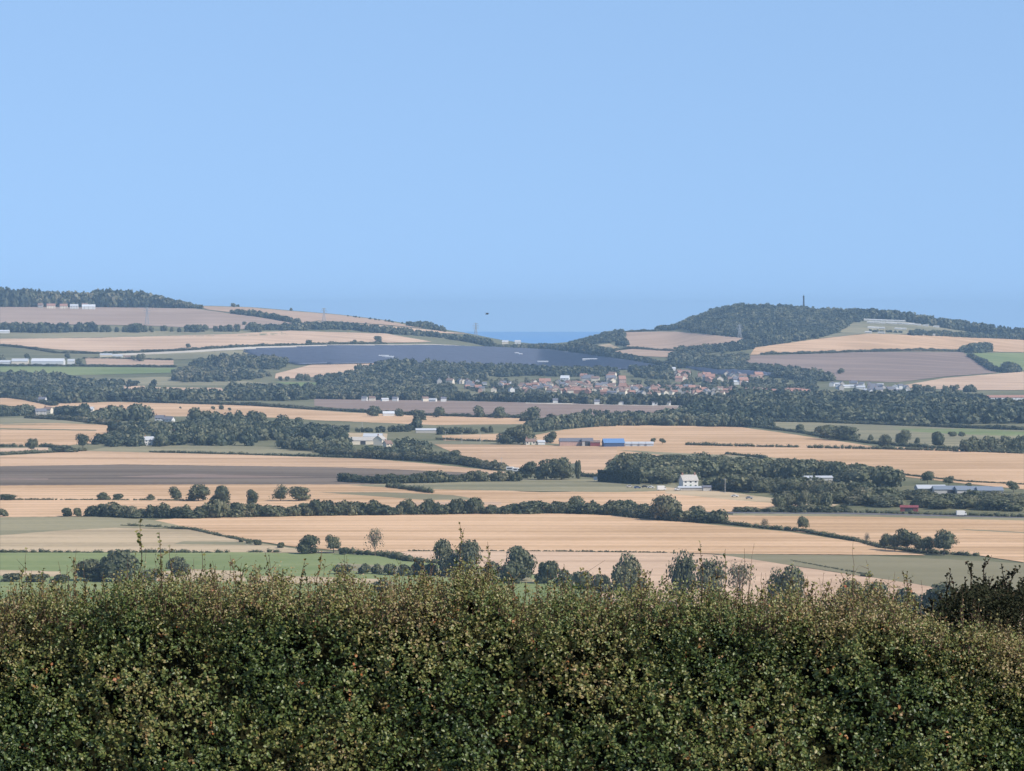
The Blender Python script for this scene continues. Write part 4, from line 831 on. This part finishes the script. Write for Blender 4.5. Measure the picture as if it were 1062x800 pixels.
# far farm with white roofs
for x, y, L, D, h_, rh, wl, rf, l_ in [(50,379.5,52,18,7,4.5,'white','whitesheet',"largest white roofed barn of the far farm"),(21,379.3,26,16,7,4,'cream','sheet',"cream fronted barn left of the largest white barn"),(4,379.3,22,14,5.5,3,'white','sheet',"low white shed at the left end of the far farm"),
        (74,379,11,11,7,3,'white','sheet',"tall white end building of the far farm"),(4,346,20,10,4,2,'white','whitesheet',"white shed at the left edge under the tree row"),(110,370,20,8,3,2,'cream','sheet',"low cream shed on the track above the far farm"),(122,371,16,8,3,2,'white','sheet',"low white shed on the track above the far farm"),
        (132,372,10,8,3,2,'cream','tile',"small brown shed on the track above the far farm")]:
    building("barn", l_, "barn", x, y, L, D, h_, rh, random.uniform(-.06, .06), wl, rf)
for x, y, L, wl, rf, l_ in [(53,318.3,17,'cream','pantile',"orange roofed house before the hilltop wood"),(66,318.5,15,'cream','pantile',"cream house second from left before the hilltop wood"),(77,318.8,16,'white','sheet',"grey roofed white house before the hilltop wood"),(88,317.8,12,'cream','tile',"small brown roofed house before the hilltop wood"),(92,319.2,26,'white','whitesheet',"long white building before the hilltop wood"),(42,317.8,10,'stone','tile',"small grey house left of the orange roofed one")]:
    building("hill_house", l_, "house", x, y + 2.0, L, 10, 6, 4, random.uniform(-.1, .1), wl, rf, 3)
# village
random.seed(11)
VIL = []
def near(x, y, dx=2.4, dy=1.1): return any(abs(x - a) < dx and abs(y - b) < dy for a, b in VIL)
def village(P, n, kinds, label, group, sc=(.85, 1.25)):
    xs = [p[0] for p in P]; yy = [p[1] for p in P]; k = 0; tries = 0
    while k < n and tries < 6000:
        tries += 1; x, y = random.uniform(min(xs), max(xs)), random.uniform(min(yy), max(yy))
        if not inpoly(np.array([x]), np.array([y]), P)[0] or near(x, y): continue
        VIL.append((x, y)); kd = random.choice(kinds); nm = {'red': 'red brick house with orange tiles', 'pink': 'pale pink brick house with orange tiles', 'cream': 'cream house with a brown roof', 'white': 'white house with a slate roof', 'stone': 'grey stone house', 'bung': 'white bungalow with pale roof'}[kd]
        house(x, y, kd, nm + " " + label, nm + " " + group, random.uniform(*sc)); k += 1
wood("small garden trees standing among the village houses", [(484,395),(540,396),(640,395),(700,398),(768,402),(768,414),(700,413.5),(540,411),(484,406)], 23, (4, 7.5), (6, 11), clear=0, name='garden_trees')
wood("small trees between the houses of the upper right village", [(690,388),(800,393),(780,402),(700,398)], 26, (6, 10), (8, 13), clear=0, name='garden_trees')
wood("small trees among the bright bungalow group", [(858,400),(950,401),(950,412),(858,408)], 34, (5, 8), (7, 11), clear=0, name='garden_trees')
village([(540,399),(600,398),(640,402),(700,404),(765,405),(768,411),(700,411.5),(600,409),(540,408)], 165, ['cream', 'pink', 'red', 'stone', 'cream', 'white', 'cream'], "in the village centre", "of the village centre", (.62, .95))
village([(484,397),(540,399),(540,410),(500,408),(484,404)], 20, ['stone', 'cream', 'white', 'pink'], "at the left end of the village", "of the village's left end", (.7, 1.0))
village([(700,389),(790,393),(770,400),(705,397)], 26, ['cream', 'stone', 'pink'], "on the village's upper right side", "of the upper right village", (1.0, 1.4))
village([(775,408),(850,411),(850,413),(775,411)], 12, ['red', 'pink', 'cream'], "on the low right side of the village", "of the low right village", (1.0, 1.3))
village([(600,392),(640,391),(640,399),(600,397)], 9, ['cream', 'pink', 'stone'], "behind the village centre", "behind the village centre", (1.0, 1.3))
village([(862,400),(900,400),(945,402),(945,411),(900,409),(862,406)], 36, ['bung', 'white', 'bung', 'stone'], "in the bright group under the right hill", "of the bright group under the right hill", (.75, 1.0))
village([(434,396),(480,395),(484,399),(440,400)], 7, ['stone', 'cream'], "in the trees left of the village", "in the trees left of the village", (.8, 1.1))
for i, x in enumerate([378, 386, 399, 410, 441, 449, 460]): house(x, 416.0 + i * .12, ['white', 'cream', 'bung'][i % 3], ["white house under the trees beside the ploughed strip", "cream house under the trees beside the ploughed strip", "white bungalow under the trees beside the ploughed strip"][i % 3], "houses beside the ploughed strip " + 'abc'[i % 3], .75, random.uniform(-.4, .4))
building("school", "long red roofed building at the village's left side", "building", 565, 399, 17, 9, 5, 4, .05, 'pinkwall', 'pantile', 5)
building("hall", "bright white hall near the village's red roofed building", "building", 586, 396.5, 13, 10, 6, 4, -.2, 'white', 'whitesheet', 3)
building("brick_mill", "tall red brick building at the heart of the village", "building", 645, 402, 10, 10, 12, 5, .2, 'pinkwall', 'pantile', 4, 1, storeys=4)
building("chapel", "lower red brick wing before the tall brick building", "building", 646, 405.5, 10, 8, 6.5, 4, -.3, 'brick', 'pantile', 3)
building("long_house", "long white building with a red roof at the right edge", "building", 1045, 416, 52, 10, 4.5, 2.6, .03, 'white', 'pantile', 8)
building("barn", "white topped building above the village's right trees", "building", 692, 385, 26, 9, 4, 2, .05, 'white', 'whitesheet')
building("white_box", "white roofed building in the trees below the solar farm", "building", 768, 399, 20, 9, 4, 2, .05, 'white', 'whitesheet')
for x, y in [(555,417),(576,417.5),(619,419),(644,419.3),(679,420),(693,420)]: building("cottage", "white gabled house in the near village tree line", "house", x, y + .6, 6, 7, 3.4, 2, 0, 'white', 'slate', group='white gabled houses in the near village tree line')
for x, y in [(524,358),(537,357.8)]: building("cottage", "pale house on the skyline by the sea" + (" left of the other" if x < 530 else " right of the other"), "house", x, y, 12, 8, 6, 3, 0, 'white' if x > 530 else 'cream', 'sheet')

# caravans on the right hill
def caravan(x, y, label, group, L=9, rot=0.0, big=False):
    p = gp(x, y); e = empty("caravan", p, rot, label, "caravan", group); h = 2.9 if not big else 4.2
    MB().prism([(-1.5, .5), (1.5, .5), (1.5, h - .3), (0, h), (-1.5, h - .3)], -L / 2, L / 2).build("body", B['white'], e)
    MB().box(-L / 2 + .8, L / 2 - .8, -1.56, -1.503, 1.4, 2.2).build("window", B['glass'], e)
    for s_ in (-1, 1): MB().bar((s_ * L * .2, -1.3, .35), (s_ * L * .2, 1.3, .35), .35, n=8).build("wheel", B['rubber'], e)
    return e
i = 0
for y_, xs in ((333.0, range(893, 945, 6)), (335.5, range(903, 950, 6)), (341, (903, 908, 915, 931, 936)), (346, (901, 914, 955, 967))):
    for x in xs:
        caravan(x + random.uniform(-1, 1), y_ + (x - 900) * .04, "white holiday caravan in rows on the right hillside", "holiday caravans on the right hillside", 13, random.uniform(-.2, .2), True)
for x in (952, 960, 971): caravan(x, 338 + (x - 950) * .1, "pale caravan further along the right hillside", "pale caravans further along the right hillside", 12, 0, True)
belt("clipped hedge between the caravan rows", [(903,345,341.5),(935,346,343)], 12, 5)

# ------------------------------------------------------------------ vehicles and small things
def wheels(e, xs, w, r=.33):
    for x in xs:
        for s_ in (-1, 1): MB().bar((x, s_ * w - .1, r), (x, s_ * w + .1, r), r, n=10).build("wheel", B['rubber'], e)
def car(x, y, rot, mat, label, group=None):
    p = gp(x, y); e = empty("parked_car", p + Vector((0, 0, .5)), rot, label, "car", group)
    b_ = MB(); b_.add([(sx, sy, z) for sx, z in ((-2.1, .35), (2.1, .35), (2.1, .8), (1.1, .95), (.5, 1.42), (-1.1, 1.45), (-1.9, .95), (-2.1, .85)) for sy in (-.85, .85)],
          [tuple(range(0, 16, 2)), tuple(range(15, 0, -2))] + [(2 * i, 2 * i + 1, (2 * i + 3) % 16, (2 * i + 2) % 16) for i in range(8)]).build("body", B[mat], e)
    MB().box(-1.2, .6, -.88, -.853, .98, 1.33).build("window", B['glass'], e); wheels(e, (-1.3, 1.3), .8); return e
def van(x, y, rot, label):
    p = gp(x, y); e = empty("van", p + Vector((0, 0, .5)), rot, label, "van")
    MB().prism([(-1, .4), (1, .4), (1, 2.6), (.9, 2.75), (-.9, 2.75), (-1, 2.6)], -2.7, 1.6).build("body", B['white'], e)
    MB().add([(x_, y_, z_) for x_, z_ in ((1.6, .4), (2.7, .4), (2.7, 1.2), (2.1, 2.3), (1.6, 2.5)) for y_ in (-.95, .95)], [(0, 2, 4, 6, 8), (9, 7, 5, 3, 1)] + [(2 * i, 2 * i + 1, (2 * i + 3) % 10, (2 * i + 2) % 10) for i in range(5)]).build("cab", B['white'], e)
    MB().box(1.75, 2.3, -.98, -.953, 1.35, 2.0).build("window", B['glass'], e); wheels(e, (-1.8, 1.8), .85, .38); return e
van(686, 509.5, .2, "white van parked left of the farmhouse yard")
caravan(529, 488.5, "white trailer parked on the embankment, left of two", "white trailers on the embankment", 5, -.25)
caravan(535, 489.5, "white trailer parked on the embankment, right of two", "white trailers on the embankment", 4, -.25)
van(997, 536, .1, "white van driving along the road at right")
for x, y, m_, l_ in [(653,506.5,'stone',"grey car parked at the left of the yard by conifers"),(661,507.5,'navy',"dark blue car parked in the middle of the yard by conifers"),(669,506.8,'dark',"black car parked second from right in the yard"),(675,507.3,'white',"white car parked at the right of the yard by conifers"),
        (762,516.5,'white',"white car parked in the lane under the long wood"),(777,518.5,'steel',"silver car parked in the lane under the long wood"),(703,509.5,'white',"white car parked beside the farmhouse wall")]: car(x, y, random.uniform(-.3, .3), m_, l_)
def tank(x, y):
    p = gp(x, y); e = empty("storage_tank", p, 0, "cream round storage tank at the end of the long wood", "tank"); MB().bar((0, 0, 0), (0, 0, 3.9), 1.4, n=16).build("body", B['yellow'], e); MB().bar((0, 0, 3.9), (0, 0, 4.5), 1.4, .3, n=16).build("cap", B['yellow'], e)
tank(883, 524)
def pole(x, y, h, label, group):
    p = gp(x, y); e = empty("utility_pole", p, 0, label, "utility pole", group); MB().bar((0, 0, 0), (0, 0, h), .16, .11, 6).build("post", B['concrete'], e); MB().box(-1, 1, -.07, .07, h - .6, h - .42).build("crossarm", B['concrete'], e)
for x, y in [(292,416),(346,452),(376,448),(462,458),(479,460),(498,460),(520,488),(752,512),(751,440),(757,440)]: pole(x, y, 9, "thin pale utility pole in the middle of the valley", "utility poles in the valley")
def sign(x, y):
    p = gp(x, y); e = empty("sign_board", p, 0, "small white board on posts at the gap by the conifer hedge", "sign"); MB().box(-.7, -.6, 0, .1, 0, 2.4).box(.6, .7, 0, .1, 0, 2.4).build("post", B['dark'], e); MB().box(-1.2, 1.2, -.08, -.004, 1.2, 3.4).build("board", B['white'], e)
sign(617.5, 500)
def pylon(x, y, h, label, kind="electricity_pylon", cat="pylon", r=.32, w=3.2, mat='steel'):
    p = gp(x, y); e = empty(kind, p, .3, label, cat); m = MB(); n = 7
    def hw(t): return w * (1 - t) ** 1.3 + .45
    for k in range(n):
        t0, t1 = k / n, (k + 1) / n; a, b_ = hw(t0), hw(t1)
        A = [(sx * a, sy * a, t0 * h) for sx, sy in ((-1, -1), (1, -1), (1, 1), (-1, 1))]; Bq = [(sx * b_, sy * b_, t1 * h) for sx, sy in ((-1, -1), (1, -1), (1, 1), (-1, 1))]
        for i in range(4): m.bar(A[i], Bq[i], r, n=4); m.bar(A[i], Bq[(i + 1) % 4], r * .6, n=3); m.bar(Bq[i], Bq[(i + 1) % 4], r * .6, n=3)
    m.build("lattice", B[mat], e)
    if cat == "pylon":
        for zf, L in ((.68, 5.5), (.82, 6.5), (.95, 4.5)):
            m = MB(); m.bar((-L, 0, h * zf), (L, 0, h * zf), r * .8, n=4)
            for s_ in (-1, 1): m.bar((s_ * L, 0, h * zf), (0, 0, h * zf + 1.8), r * .6, n=3); m.bar((s_ * L, 0, h * zf), (s_ * L, 0, h * zf - 1.6), .15, n=3)
            m.build("crossarm", B[mat], e)
    else:
        for zf in (.62, .74, .86, .95):
            m = MB()
            for k in range(5):
                a = k * 1.257; m.bar((1.3 * math.cos(a), 1.3 * math.sin(a), h * zf - 1.2), (1.3 * math.cos(a), 1.3 * math.sin(a), h * zf + 1.2), .5, n=6)
            m.build("antenna", B[mat], e)
        MB().bar((0, 0, h), (0, 0, h * 1.1), .25, .1, 5).build("spike", B[mat], e)
    return e
pylon(152.5, 337, 32, "electricity pylon on the mauve field below the hilltop wood"); pylon(336, 336, 30, "electricity pylon on the left ridge over the tree belt"); pylon(493.5, 352, 32, "electricity pylon on the skyline just left of the sea")
pylon(767, 351, 24, "pale electricity pylon against the dark round hill")
pylon(833.5, 324, 34, "dark radio mast on top of the round wooded hill", "radio_mast", "mast", .5, 1.4, 'dark')
# bird
p = Vector((ray(505, 326)[0] * 260, 260, CZ + float(ray(505, 326)[1]) * 260)); bd = MB()
bd.bar((-.12, 0, 0), (.02, 0, .01), .012, .04, 8); bd.bar((.02, 0, .01), (.12, 0, .02), .04, .018, 8); bd.bar((.12, 0, .02), (.16, 0, .02), .018, .003, 6)
for s_ in (-1, 1): bd.add([(.06, s_ * .02, .02), (-.03, s_ * .02, .02), (-.03, s_ * .15, .09), (.05, s_ * .14, .095), (-.06, s_ * .3, .06), (-.02, s_ * .29, .066), (.015, s_ * .08, .035)], [(0, 1, 2, 3), (3, 2, 4, 5), (0, 3, 6)])
bo = bd.build("bird", B['dark']); bo.location = p; bo.rotation_euler = (0, 0, .5); prop(bo, "small dark bird flying in the sky above the sea", "bird")

# solar farm: long tilted tables of panels following the slope
def solar(P, label):
    W = ground([a[0] for a in dens(P)], [a[1] for a in dens(P)]); poly = [tuple(a[:2]) for a in W]
    x0, y0 = W[:, 0].min(), W[:, 1].min(); x1, y1 = W[:, 0].max(), W[:, 1].max(); gx, gy = np.meshgrid(np.arange(x0, x1, 20.), np.arange(y0, y1, 7.5)); gx = gx.ravel(); gy = gy.ravel()
    gx = gx + 20 * (np.round((gy - y0) / 7.5) * .381966 % 1); k = inpoly(gx, gy, poly); gx, gy = gx[k], gy[k]; n = len(gx)
    V = []; 
    for dx, dy, dz in ((-9.97, -1.7, .9), (9.97, -1.7, .9), (9.97, 1.7, 2.9), (-9.97, 1.7, 2.9)): V.append(np.stack([gx + dx, gy + dy, terrain(gx, gy) + .8 + dz], 1))
    V = np.stack(V, 1).reshape(-1, 3); lo = V.copy(); lo[:, 2] -= .12; k = np.arange(n)[:, None] * 4; o = len(V)
    T = np.concatenate([k + [0, 1, 2], k + [0, 2, 3], k + [o + 2, o + 1, o], k + [o + 3, o + 2, o]] + [s for i in range(4) for s in (k + [i, o + i, o + (i + 1) % 4], k + [i, o + (i + 1) % 4, (i + 1) % 4])])
    prop(link("solar_panels", tri_mesh("solar_panels", np.concatenate([V, lo]), T, SOL)), label, "solar panels", None, "stuff")
SOL = plain("solar_panel_glass", (0.095, 0.105, 0.145), .45, .15, .05, spec=.3)
solar(FIELDS[[f[0] for f in FIELDS].index("solar_farm_ground")][2], "large blue grey solar farm across the middle slope")
solar([f for f in FIELDS if f[0] == "solar_farm_ground"][1][2], "small sliver of solar farm above the village's right side")
for x, y, L, l_ in [(398,372,16,"long white cabin, left one in the solar farm"),(404,373,14,"long white cabin, right one in the solar farm"),(536,369,7,"small white cabin at the top of the solar farm, left of two"),(540,370,6,"tall white cabin at the top of the solar farm, right of two"),(563,378,18,"white cabin at the lower edge of the solar farm"),(612,375.5,26,"long low white cabin row at the right of the solar farm")]:
    building("cabin", l_, "cabin", x, y, L, 5, 3.6, .8, -.1, 'white', 'whitesheet', dz=1.2)

# ------------------------------------------------------------------ foreground hawthorn hedge
def fg(px, row, Y):
    u, v = ray(px, row); return np.stack([u * Y, Y + 0 * u, CZ + v * Y], -1)
def topn(px): return np.interp(px, TOPX, TOPR) + 7 + 6 * np.clip((460 - px) / 60, 0, 1) + 8 * np.clip((px - 490) / 60, 0, 1) * np.clip((900 - px) / 60, 0, 1) + 4.5 * np.sin(px / 9.1 + 1.) * np.sin(px / 31.) + 4.5 * np.sin(px / 17.3 + 2.) + 4 * np.sin(px / 5.3) * np.sin(px / 43. + 1) + 3.5 * np.sin(px / 12.1 + .7)
TOPX = np.array([-200, 0, 50, 100, 135, 160, 200, 260, 300, 360, 385, 420, 450, 480, 520, 560, 600, 640, 700, 760, 800, 830, 870, 920, 950, 985, 1020, 1062, 1260.])
TOPR = np.array([612, 614, 616, 608, 600, 606, 600, 604, 602, 604, 612, 604, 606, 596, 606, 618, 616, 610, 610, 612, 622, 614, 614, 622, 634, 648, 655, 658, 640.])
YF = 30.0
def hnoise(x, z): return .5 * np.sin(x * 2.3 + 1.1) * np.cos(z * 3.1 + x) + .3 * np.sin(x * 5.7 + z * 4.) + .2 * np.sin(x * 11. + z * 9.7 + 2)
LV = np.array([(0, 0, 0), (.30, .32, .05), (.62, .36, .06), (1, 0, -.04), (.62, -.36, .06), (.30, -.32, .05)]); LT = np.array([(0, 2, 1), (0, 3, 2), (0, 4, 3), (0, 5, 4)])
def leaves(P, D, size, tint, r):
    n = len(P); D = D / np.linalg.norm(D, axis=1, keepdims=True); up = r.normal(size=(n, 3)) * .6 + [0.1, -.45, .8]; b_ = np.cross(up, D); b_ /= np.linalg.norm(b_, axis=1, keepdims=True) + 1e-9; nn_ = np.cross(D, b_)
    s = size[:, None, None]; V = P[:, None, :] + s * (LV[None, :, 0:1] * D[:, None, :] + LV[None, :, 1:2] * b_[:, None, :] + LV[None, :, 2:3] * nn_[:, None, :] * 2)
    T = (LT[None] + (np.arange(n) * 6)[:, None, None]).reshape(-1, 3); return V.reshape(-1, 3), T, np.repeat(tint, 4)
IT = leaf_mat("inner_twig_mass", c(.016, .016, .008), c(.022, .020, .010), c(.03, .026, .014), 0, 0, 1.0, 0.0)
FL = leaf_mat("hawthorn_leaves", c(0.030, 0.050, 0.014), c(0.078, 0.092, 0.026), c(0.20, 0.155, 0.062), .14, 0.0, .45, .4)
def rampfix(m, stops):
    r = [n for n in m.node_tree.nodes if n.type == 'VALTORGB'][0]; e = r.color_ramp.elements
    while len(e) > 1: e.remove(e[-1])
    e[0].position, e[0].color = stops[0][0], stops[0][1]
    for p_, c_ in stops[1:]: k_ = e.new(p_); k_.color = c_
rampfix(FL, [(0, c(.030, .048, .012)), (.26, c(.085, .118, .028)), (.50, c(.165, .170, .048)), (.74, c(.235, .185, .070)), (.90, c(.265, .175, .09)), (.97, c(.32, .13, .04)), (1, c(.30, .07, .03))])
TW = plain("hawthorn_twigs", (0.12, 0.075, 0.05), .9, .3, 20)
root = empty("hawthorn_hedge", (0, YF, float(terrain(0, YF))), 0, "tall ragged hawthorn hedge across the whole foreground", "hedge"); rz0 = root.location.copy()
def hpart(name, V, T, tint, mat, parent=root):
    o = link(name, tri_mesh(name, np.asarray(V) - np.array(rz0[:]), T, mat, tint), parent); return o
def hedge_foliage(nspr, seed, zlo, zhi_off=0.0):
    r = np.random.default_rng(seed); X = r.uniform(-6.2, 6.2, nspr); px = 531 + F * X / YF; top = CZ + slope(topn(px)) * YF
    if zlo is None:   # the broad crown of the hedge
        dz = r.exponential(.16, nspr); return X, YF + r.uniform(-.55, 1.5, nspr), top - dz, dz, r
    zt = top; f = r.uniform(0, 1, nspr); bot = zlo; Z = zt + zhi_off - f * (zt - bot); dz = zt - Z
    Y = YF - np.clip(dz, 0, 1.6) * .95 - .32 * hnoise(X, Z) * np.clip(dz * 3, .2, 1) + r.exponential(.16, nspr) - .1 + r.uniform(0, 1.2, nspr) * (r.uniform(0, 1, nspr) < .18)
    g = np.sin(X * 4.1 + 2 * np.sin(Z * 5.3)) * np.cos(Z * 7.9 + X * 1.7) + r.normal(0, .35, nspr) < .75   # hollows between the branches
    return X[g], Y[g], Z[g], dz[g], r
def sprigs(n, seed, zlo, lmin=.016, lmax=.030, per=9):
    X, Y, Z, dz, r = hedge_foliage(n, seed, zlo); n = len(X); D = r.normal(size=(n, 3)) * .55 + [0, -.45, .75]; D /= np.linalg.norm(D, axis=1, keepdims=True); Ls = r.uniform(.06, .17, n)
    k = np.repeat(np.arange(n), per); t = r.uniform(0, 1, n * per); P = np.stack([X, Y, Z], 1)[k] + D[k] * (Ls[k] * t)[:, None] + r.normal(0, .012, (n * per, 3))
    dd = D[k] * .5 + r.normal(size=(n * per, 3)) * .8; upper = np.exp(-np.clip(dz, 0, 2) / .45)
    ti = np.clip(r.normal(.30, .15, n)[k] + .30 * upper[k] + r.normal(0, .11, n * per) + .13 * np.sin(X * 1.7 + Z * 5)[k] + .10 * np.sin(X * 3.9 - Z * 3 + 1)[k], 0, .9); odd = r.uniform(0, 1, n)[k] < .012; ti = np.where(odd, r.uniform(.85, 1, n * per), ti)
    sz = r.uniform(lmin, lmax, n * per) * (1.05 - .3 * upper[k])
    return leaves(P, dd, sz, ti, r)
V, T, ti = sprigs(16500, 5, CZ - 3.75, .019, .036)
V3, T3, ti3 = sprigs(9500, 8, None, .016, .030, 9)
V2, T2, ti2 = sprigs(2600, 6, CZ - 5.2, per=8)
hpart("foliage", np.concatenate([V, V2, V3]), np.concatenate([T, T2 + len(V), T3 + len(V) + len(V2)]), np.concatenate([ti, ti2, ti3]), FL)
# inner dense twig mass
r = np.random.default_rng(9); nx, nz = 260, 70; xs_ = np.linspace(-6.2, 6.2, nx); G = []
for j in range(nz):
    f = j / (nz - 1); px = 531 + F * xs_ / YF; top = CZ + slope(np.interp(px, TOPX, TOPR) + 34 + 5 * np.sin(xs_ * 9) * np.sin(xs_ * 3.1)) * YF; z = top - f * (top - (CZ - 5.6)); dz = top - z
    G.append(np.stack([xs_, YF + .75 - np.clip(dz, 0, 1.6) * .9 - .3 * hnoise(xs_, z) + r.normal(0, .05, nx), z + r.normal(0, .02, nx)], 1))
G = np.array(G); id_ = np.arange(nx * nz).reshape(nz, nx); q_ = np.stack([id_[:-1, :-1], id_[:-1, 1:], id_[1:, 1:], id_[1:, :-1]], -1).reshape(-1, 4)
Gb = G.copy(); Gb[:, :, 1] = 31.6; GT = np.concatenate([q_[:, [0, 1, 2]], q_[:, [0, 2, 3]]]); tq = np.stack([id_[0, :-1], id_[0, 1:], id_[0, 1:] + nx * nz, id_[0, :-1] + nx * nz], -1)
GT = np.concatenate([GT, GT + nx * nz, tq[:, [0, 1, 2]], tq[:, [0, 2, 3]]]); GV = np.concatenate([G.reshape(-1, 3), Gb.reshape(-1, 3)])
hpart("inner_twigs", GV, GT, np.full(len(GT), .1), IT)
# top twigs fringe and shoots
def shoot_mesh(base, tip, seed, nl, lean=.05, thick=.006, lsz=(.014, .026), tint=(.5, .16), side=3):
    r2 = np.random.default_rng(seed); m = MB(); A = Vector(base); Bv = Vector(tip); n = 7; pts = []
    off = Vector((r2.uniform(-1, 1) * lean, r2.uniform(-1, 1) * lean, 0))
    for k in range(n + 1):
        t = k / n; pts.append(A.lerp(Bv, t) + off * math.sin(math.pi * t) + Vector((r2.normal() * .006, r2.normal() * .006, 0)))
    for k in range(n): m.bar(pts[k], pts[k + 1], thick * (1 - .75 * k / n), thick * (1 - .75 * (k + 1) / n), 4)
    PP = []; L = (Bv - A).length
    segs = [(pts[k], pts[k + 1]) for k in range(n)]
    for s_ in range(side):
        k = r2.integers(1, n); st = pts[k]; e_ = st + Vector((r2.uniform(-1, 1), r2.uniform(-1, 1), r2.uniform(.3, 1))).normalized() * L * r2.uniform(.12, .25); m.bar(st, e_, thick * .5, thick * .2, 3); segs.append((st, e_))
    for i in range(nl):
        a, b_ = segs[r2.integers(0, len(segs))]; PP.append(a.lerp(b_, r2.uniform(0, 1)))
    P = np.array([tuple(p) for p in PP]); V, T, ti = leaves(P, r2.normal(size=(nl, 3)) + [0, 0, .5], r2.uniform(*lsz, nl), np.clip(r2.normal(*tint, nl), 0, 1), r2)
    return m, V, T, ti
def shoot(px, rtip, rbase, seed, nl=22, dx=0, thick=.006, parent=root, lm=FL, tw=TW, tint=(.58, .16), Y=None, origin=rz0, side=3, lsz=(.014, .026)):
    Y = Y or YF + random.uniform(-.15, .5); b_ = fg(px + dx, rbase, Y); t_ = fg(px, rtip, Y); m, V, T, ti = shoot_mesh(b_, t_, seed, nl, thick=thick, tint=tint, side=side, lsz=lsz)
    o = np.array(origin[:]); m.V = [tuple(np.array(v) - o) for v in m.V]; s_ = m.build("shoot", tw, parent)
    link("leaves", tri_mesh("leaves", V - o, T, lm, ti), s_)
random.seed(4)
for i, (px, rt, dx, nl) in enumerate([(146,538,-12,60),(165,552,-6,52),(25,588,4,22),(45,590,6,22),(75,578,-4,26),(52,596,3,18),(209,570,-14,34),(176,565,0,10),(238,582,3,18),(250,584,-3,18),(276,573,-6,22),(290,588,2,24),(318,580,-4,24),(335,572,2,36),(357,592,3,20),(365,598,3,20),
        (481,548,-4,34),(506,562,-8,28),(493,575,-4,22),(470,590,3,24),(455,592,-3,20),(555,600,4,24),(588,594,2,24),(604,590,6,24),(622,591,-3,22),(660,588,3,20),(678,590,-3,20),(690,596,-5,18),(727,563,-2,34),(752,571,3,30),(745,585,-3,22),
        (790,604,-3,16),(845,604,4,26),(858,606,-3,24),(872,594,2,24),(886,600,-3,22),(916,600,2,20),(936,592,4,28),(943,606,-3,18),(122,592,-8,24),(105,598,3,20),(420,588,3,22),(400,596,4,20),(437,596,-3,20),(528,592,3,18),(545,604,-4,22)]):
    shoot(px, rt, 640, 100 + i, int(nl * 1.6), dx, lsz=(.017, .031))
for i in range(46):
    px = -10 + 1085 * (i + random.uniform(-.4, .4)) / 46
    if px < 955: shoot(px, float(topn(px)) - random.uniform(10, 34), 645, 300 + i, random.randint(28, 52), random.uniform(-9, 9), random.uniform(.005, .008), lsz=(.017, .031), side=5)
# fringe of short sprays that roughens the top, one mesh
Vs = []; Ts = []; tt = []; b = 0; mtw = MB()
for i in range(1250):
    px = random.uniform(-140, 1200); rt = float(topn(px)); m, V, T, ti = shoot_mesh(fg(px + random.uniform(-5, 5), rt + 24, YF + random.uniform(-.3, .5)), fg(px, rt - abs(random.gauss(0, 17)) * (.45 + .9 * abs(math.sin(px / 27. + 2 * math.sin(px / 71.)))) + 2, YF + random.uniform(-.3, .5)), 1000 + i, 16, .02, .004, (.013, .024), (.6, .15), 2)
    k0 = len(mtw.V); mtw.V += m.V; mtw.F += [tuple(a + k0 for a in f) for f in m.F]; mtw.M += m.M; Vs.append(V); Ts.append(T + b); tt.append(ti); b += len(V)
mtw.V = [tuple(np.array(v) - np.array(rz0[:])) for v in mtw.V]; mtw.build("twigs", TW, root)
hpart("top_foliage", np.concatenate(Vs), np.concatenate(Ts), np.concatenate(tt), FL)
# dark blackthorn at the right
bp0 = Vector((float(ray(1020, 650)[0]) * 31.5, 31.5, float(terrain(3.8, 31.5))))
br = empty("blackthorn_bush", bp0, 0, "dark blackthorn bush with upright shoots behind the hedge at right", "bush")
DL = leaf_mat("blackthorn_leaves", c(.018, .022, .012), c(.03, .034, .016), c(.07, .05, .03), .1, 0, .8, .1)
r = np.random.default_rng(33); n = 24000; X = r.normal(0, 1, n); px = 1018 + X * 30; topb = np.interp(px, [950, 965, 985, 1010, 1040, 1062, 1120], [656, 634, 618, 608, 612, 606, 620.]) + 3 * np.sin(px / 3.7) + 3 * np.sin(px / 1.9) + r.normal(0, 5, n) + 6; rowb = topb + r.exponential(20, n) ; Yb = 31 + r.normal(0, .35, n)
P = fg(px, np.minimum(rowb, 700), Yb); V, T, ti = leaves(P, r.normal(size=(n, 3)) + [0, 0, .4], r.uniform(.014, .028, n), np.clip(r.normal(.4, .25, n), 0, 1), r)
link("foliage", tri_mesh("foliage", V - np.array(bp0[:]), T, DL, ti), br)
DT = plain("blackthorn_twigs", (0.05, 0.035, 0.028), .9, .2, 20)
for i, (px, rt) in enumerate([(986,591),(1000,598),(1009,584),(1022,577),(1026,598),(1040,585),(1053,587),(1046,604),(1033,602),(992,610),(1016,606),(1060,600),(977,612),(968,622),(982,620),(997,612),(1004,618),(1013,612),(1019,603),(1029,610),(1036,614),(1043,596),(1050,612),(1057,608),(964,630),(989,604)]):
    shoot(px, rt, 668, 700 + i, 95, random.uniform(-6, 6), .010, br, DL, DT, (.45, .25), 31.1, bp0, 7, (.018, .034))
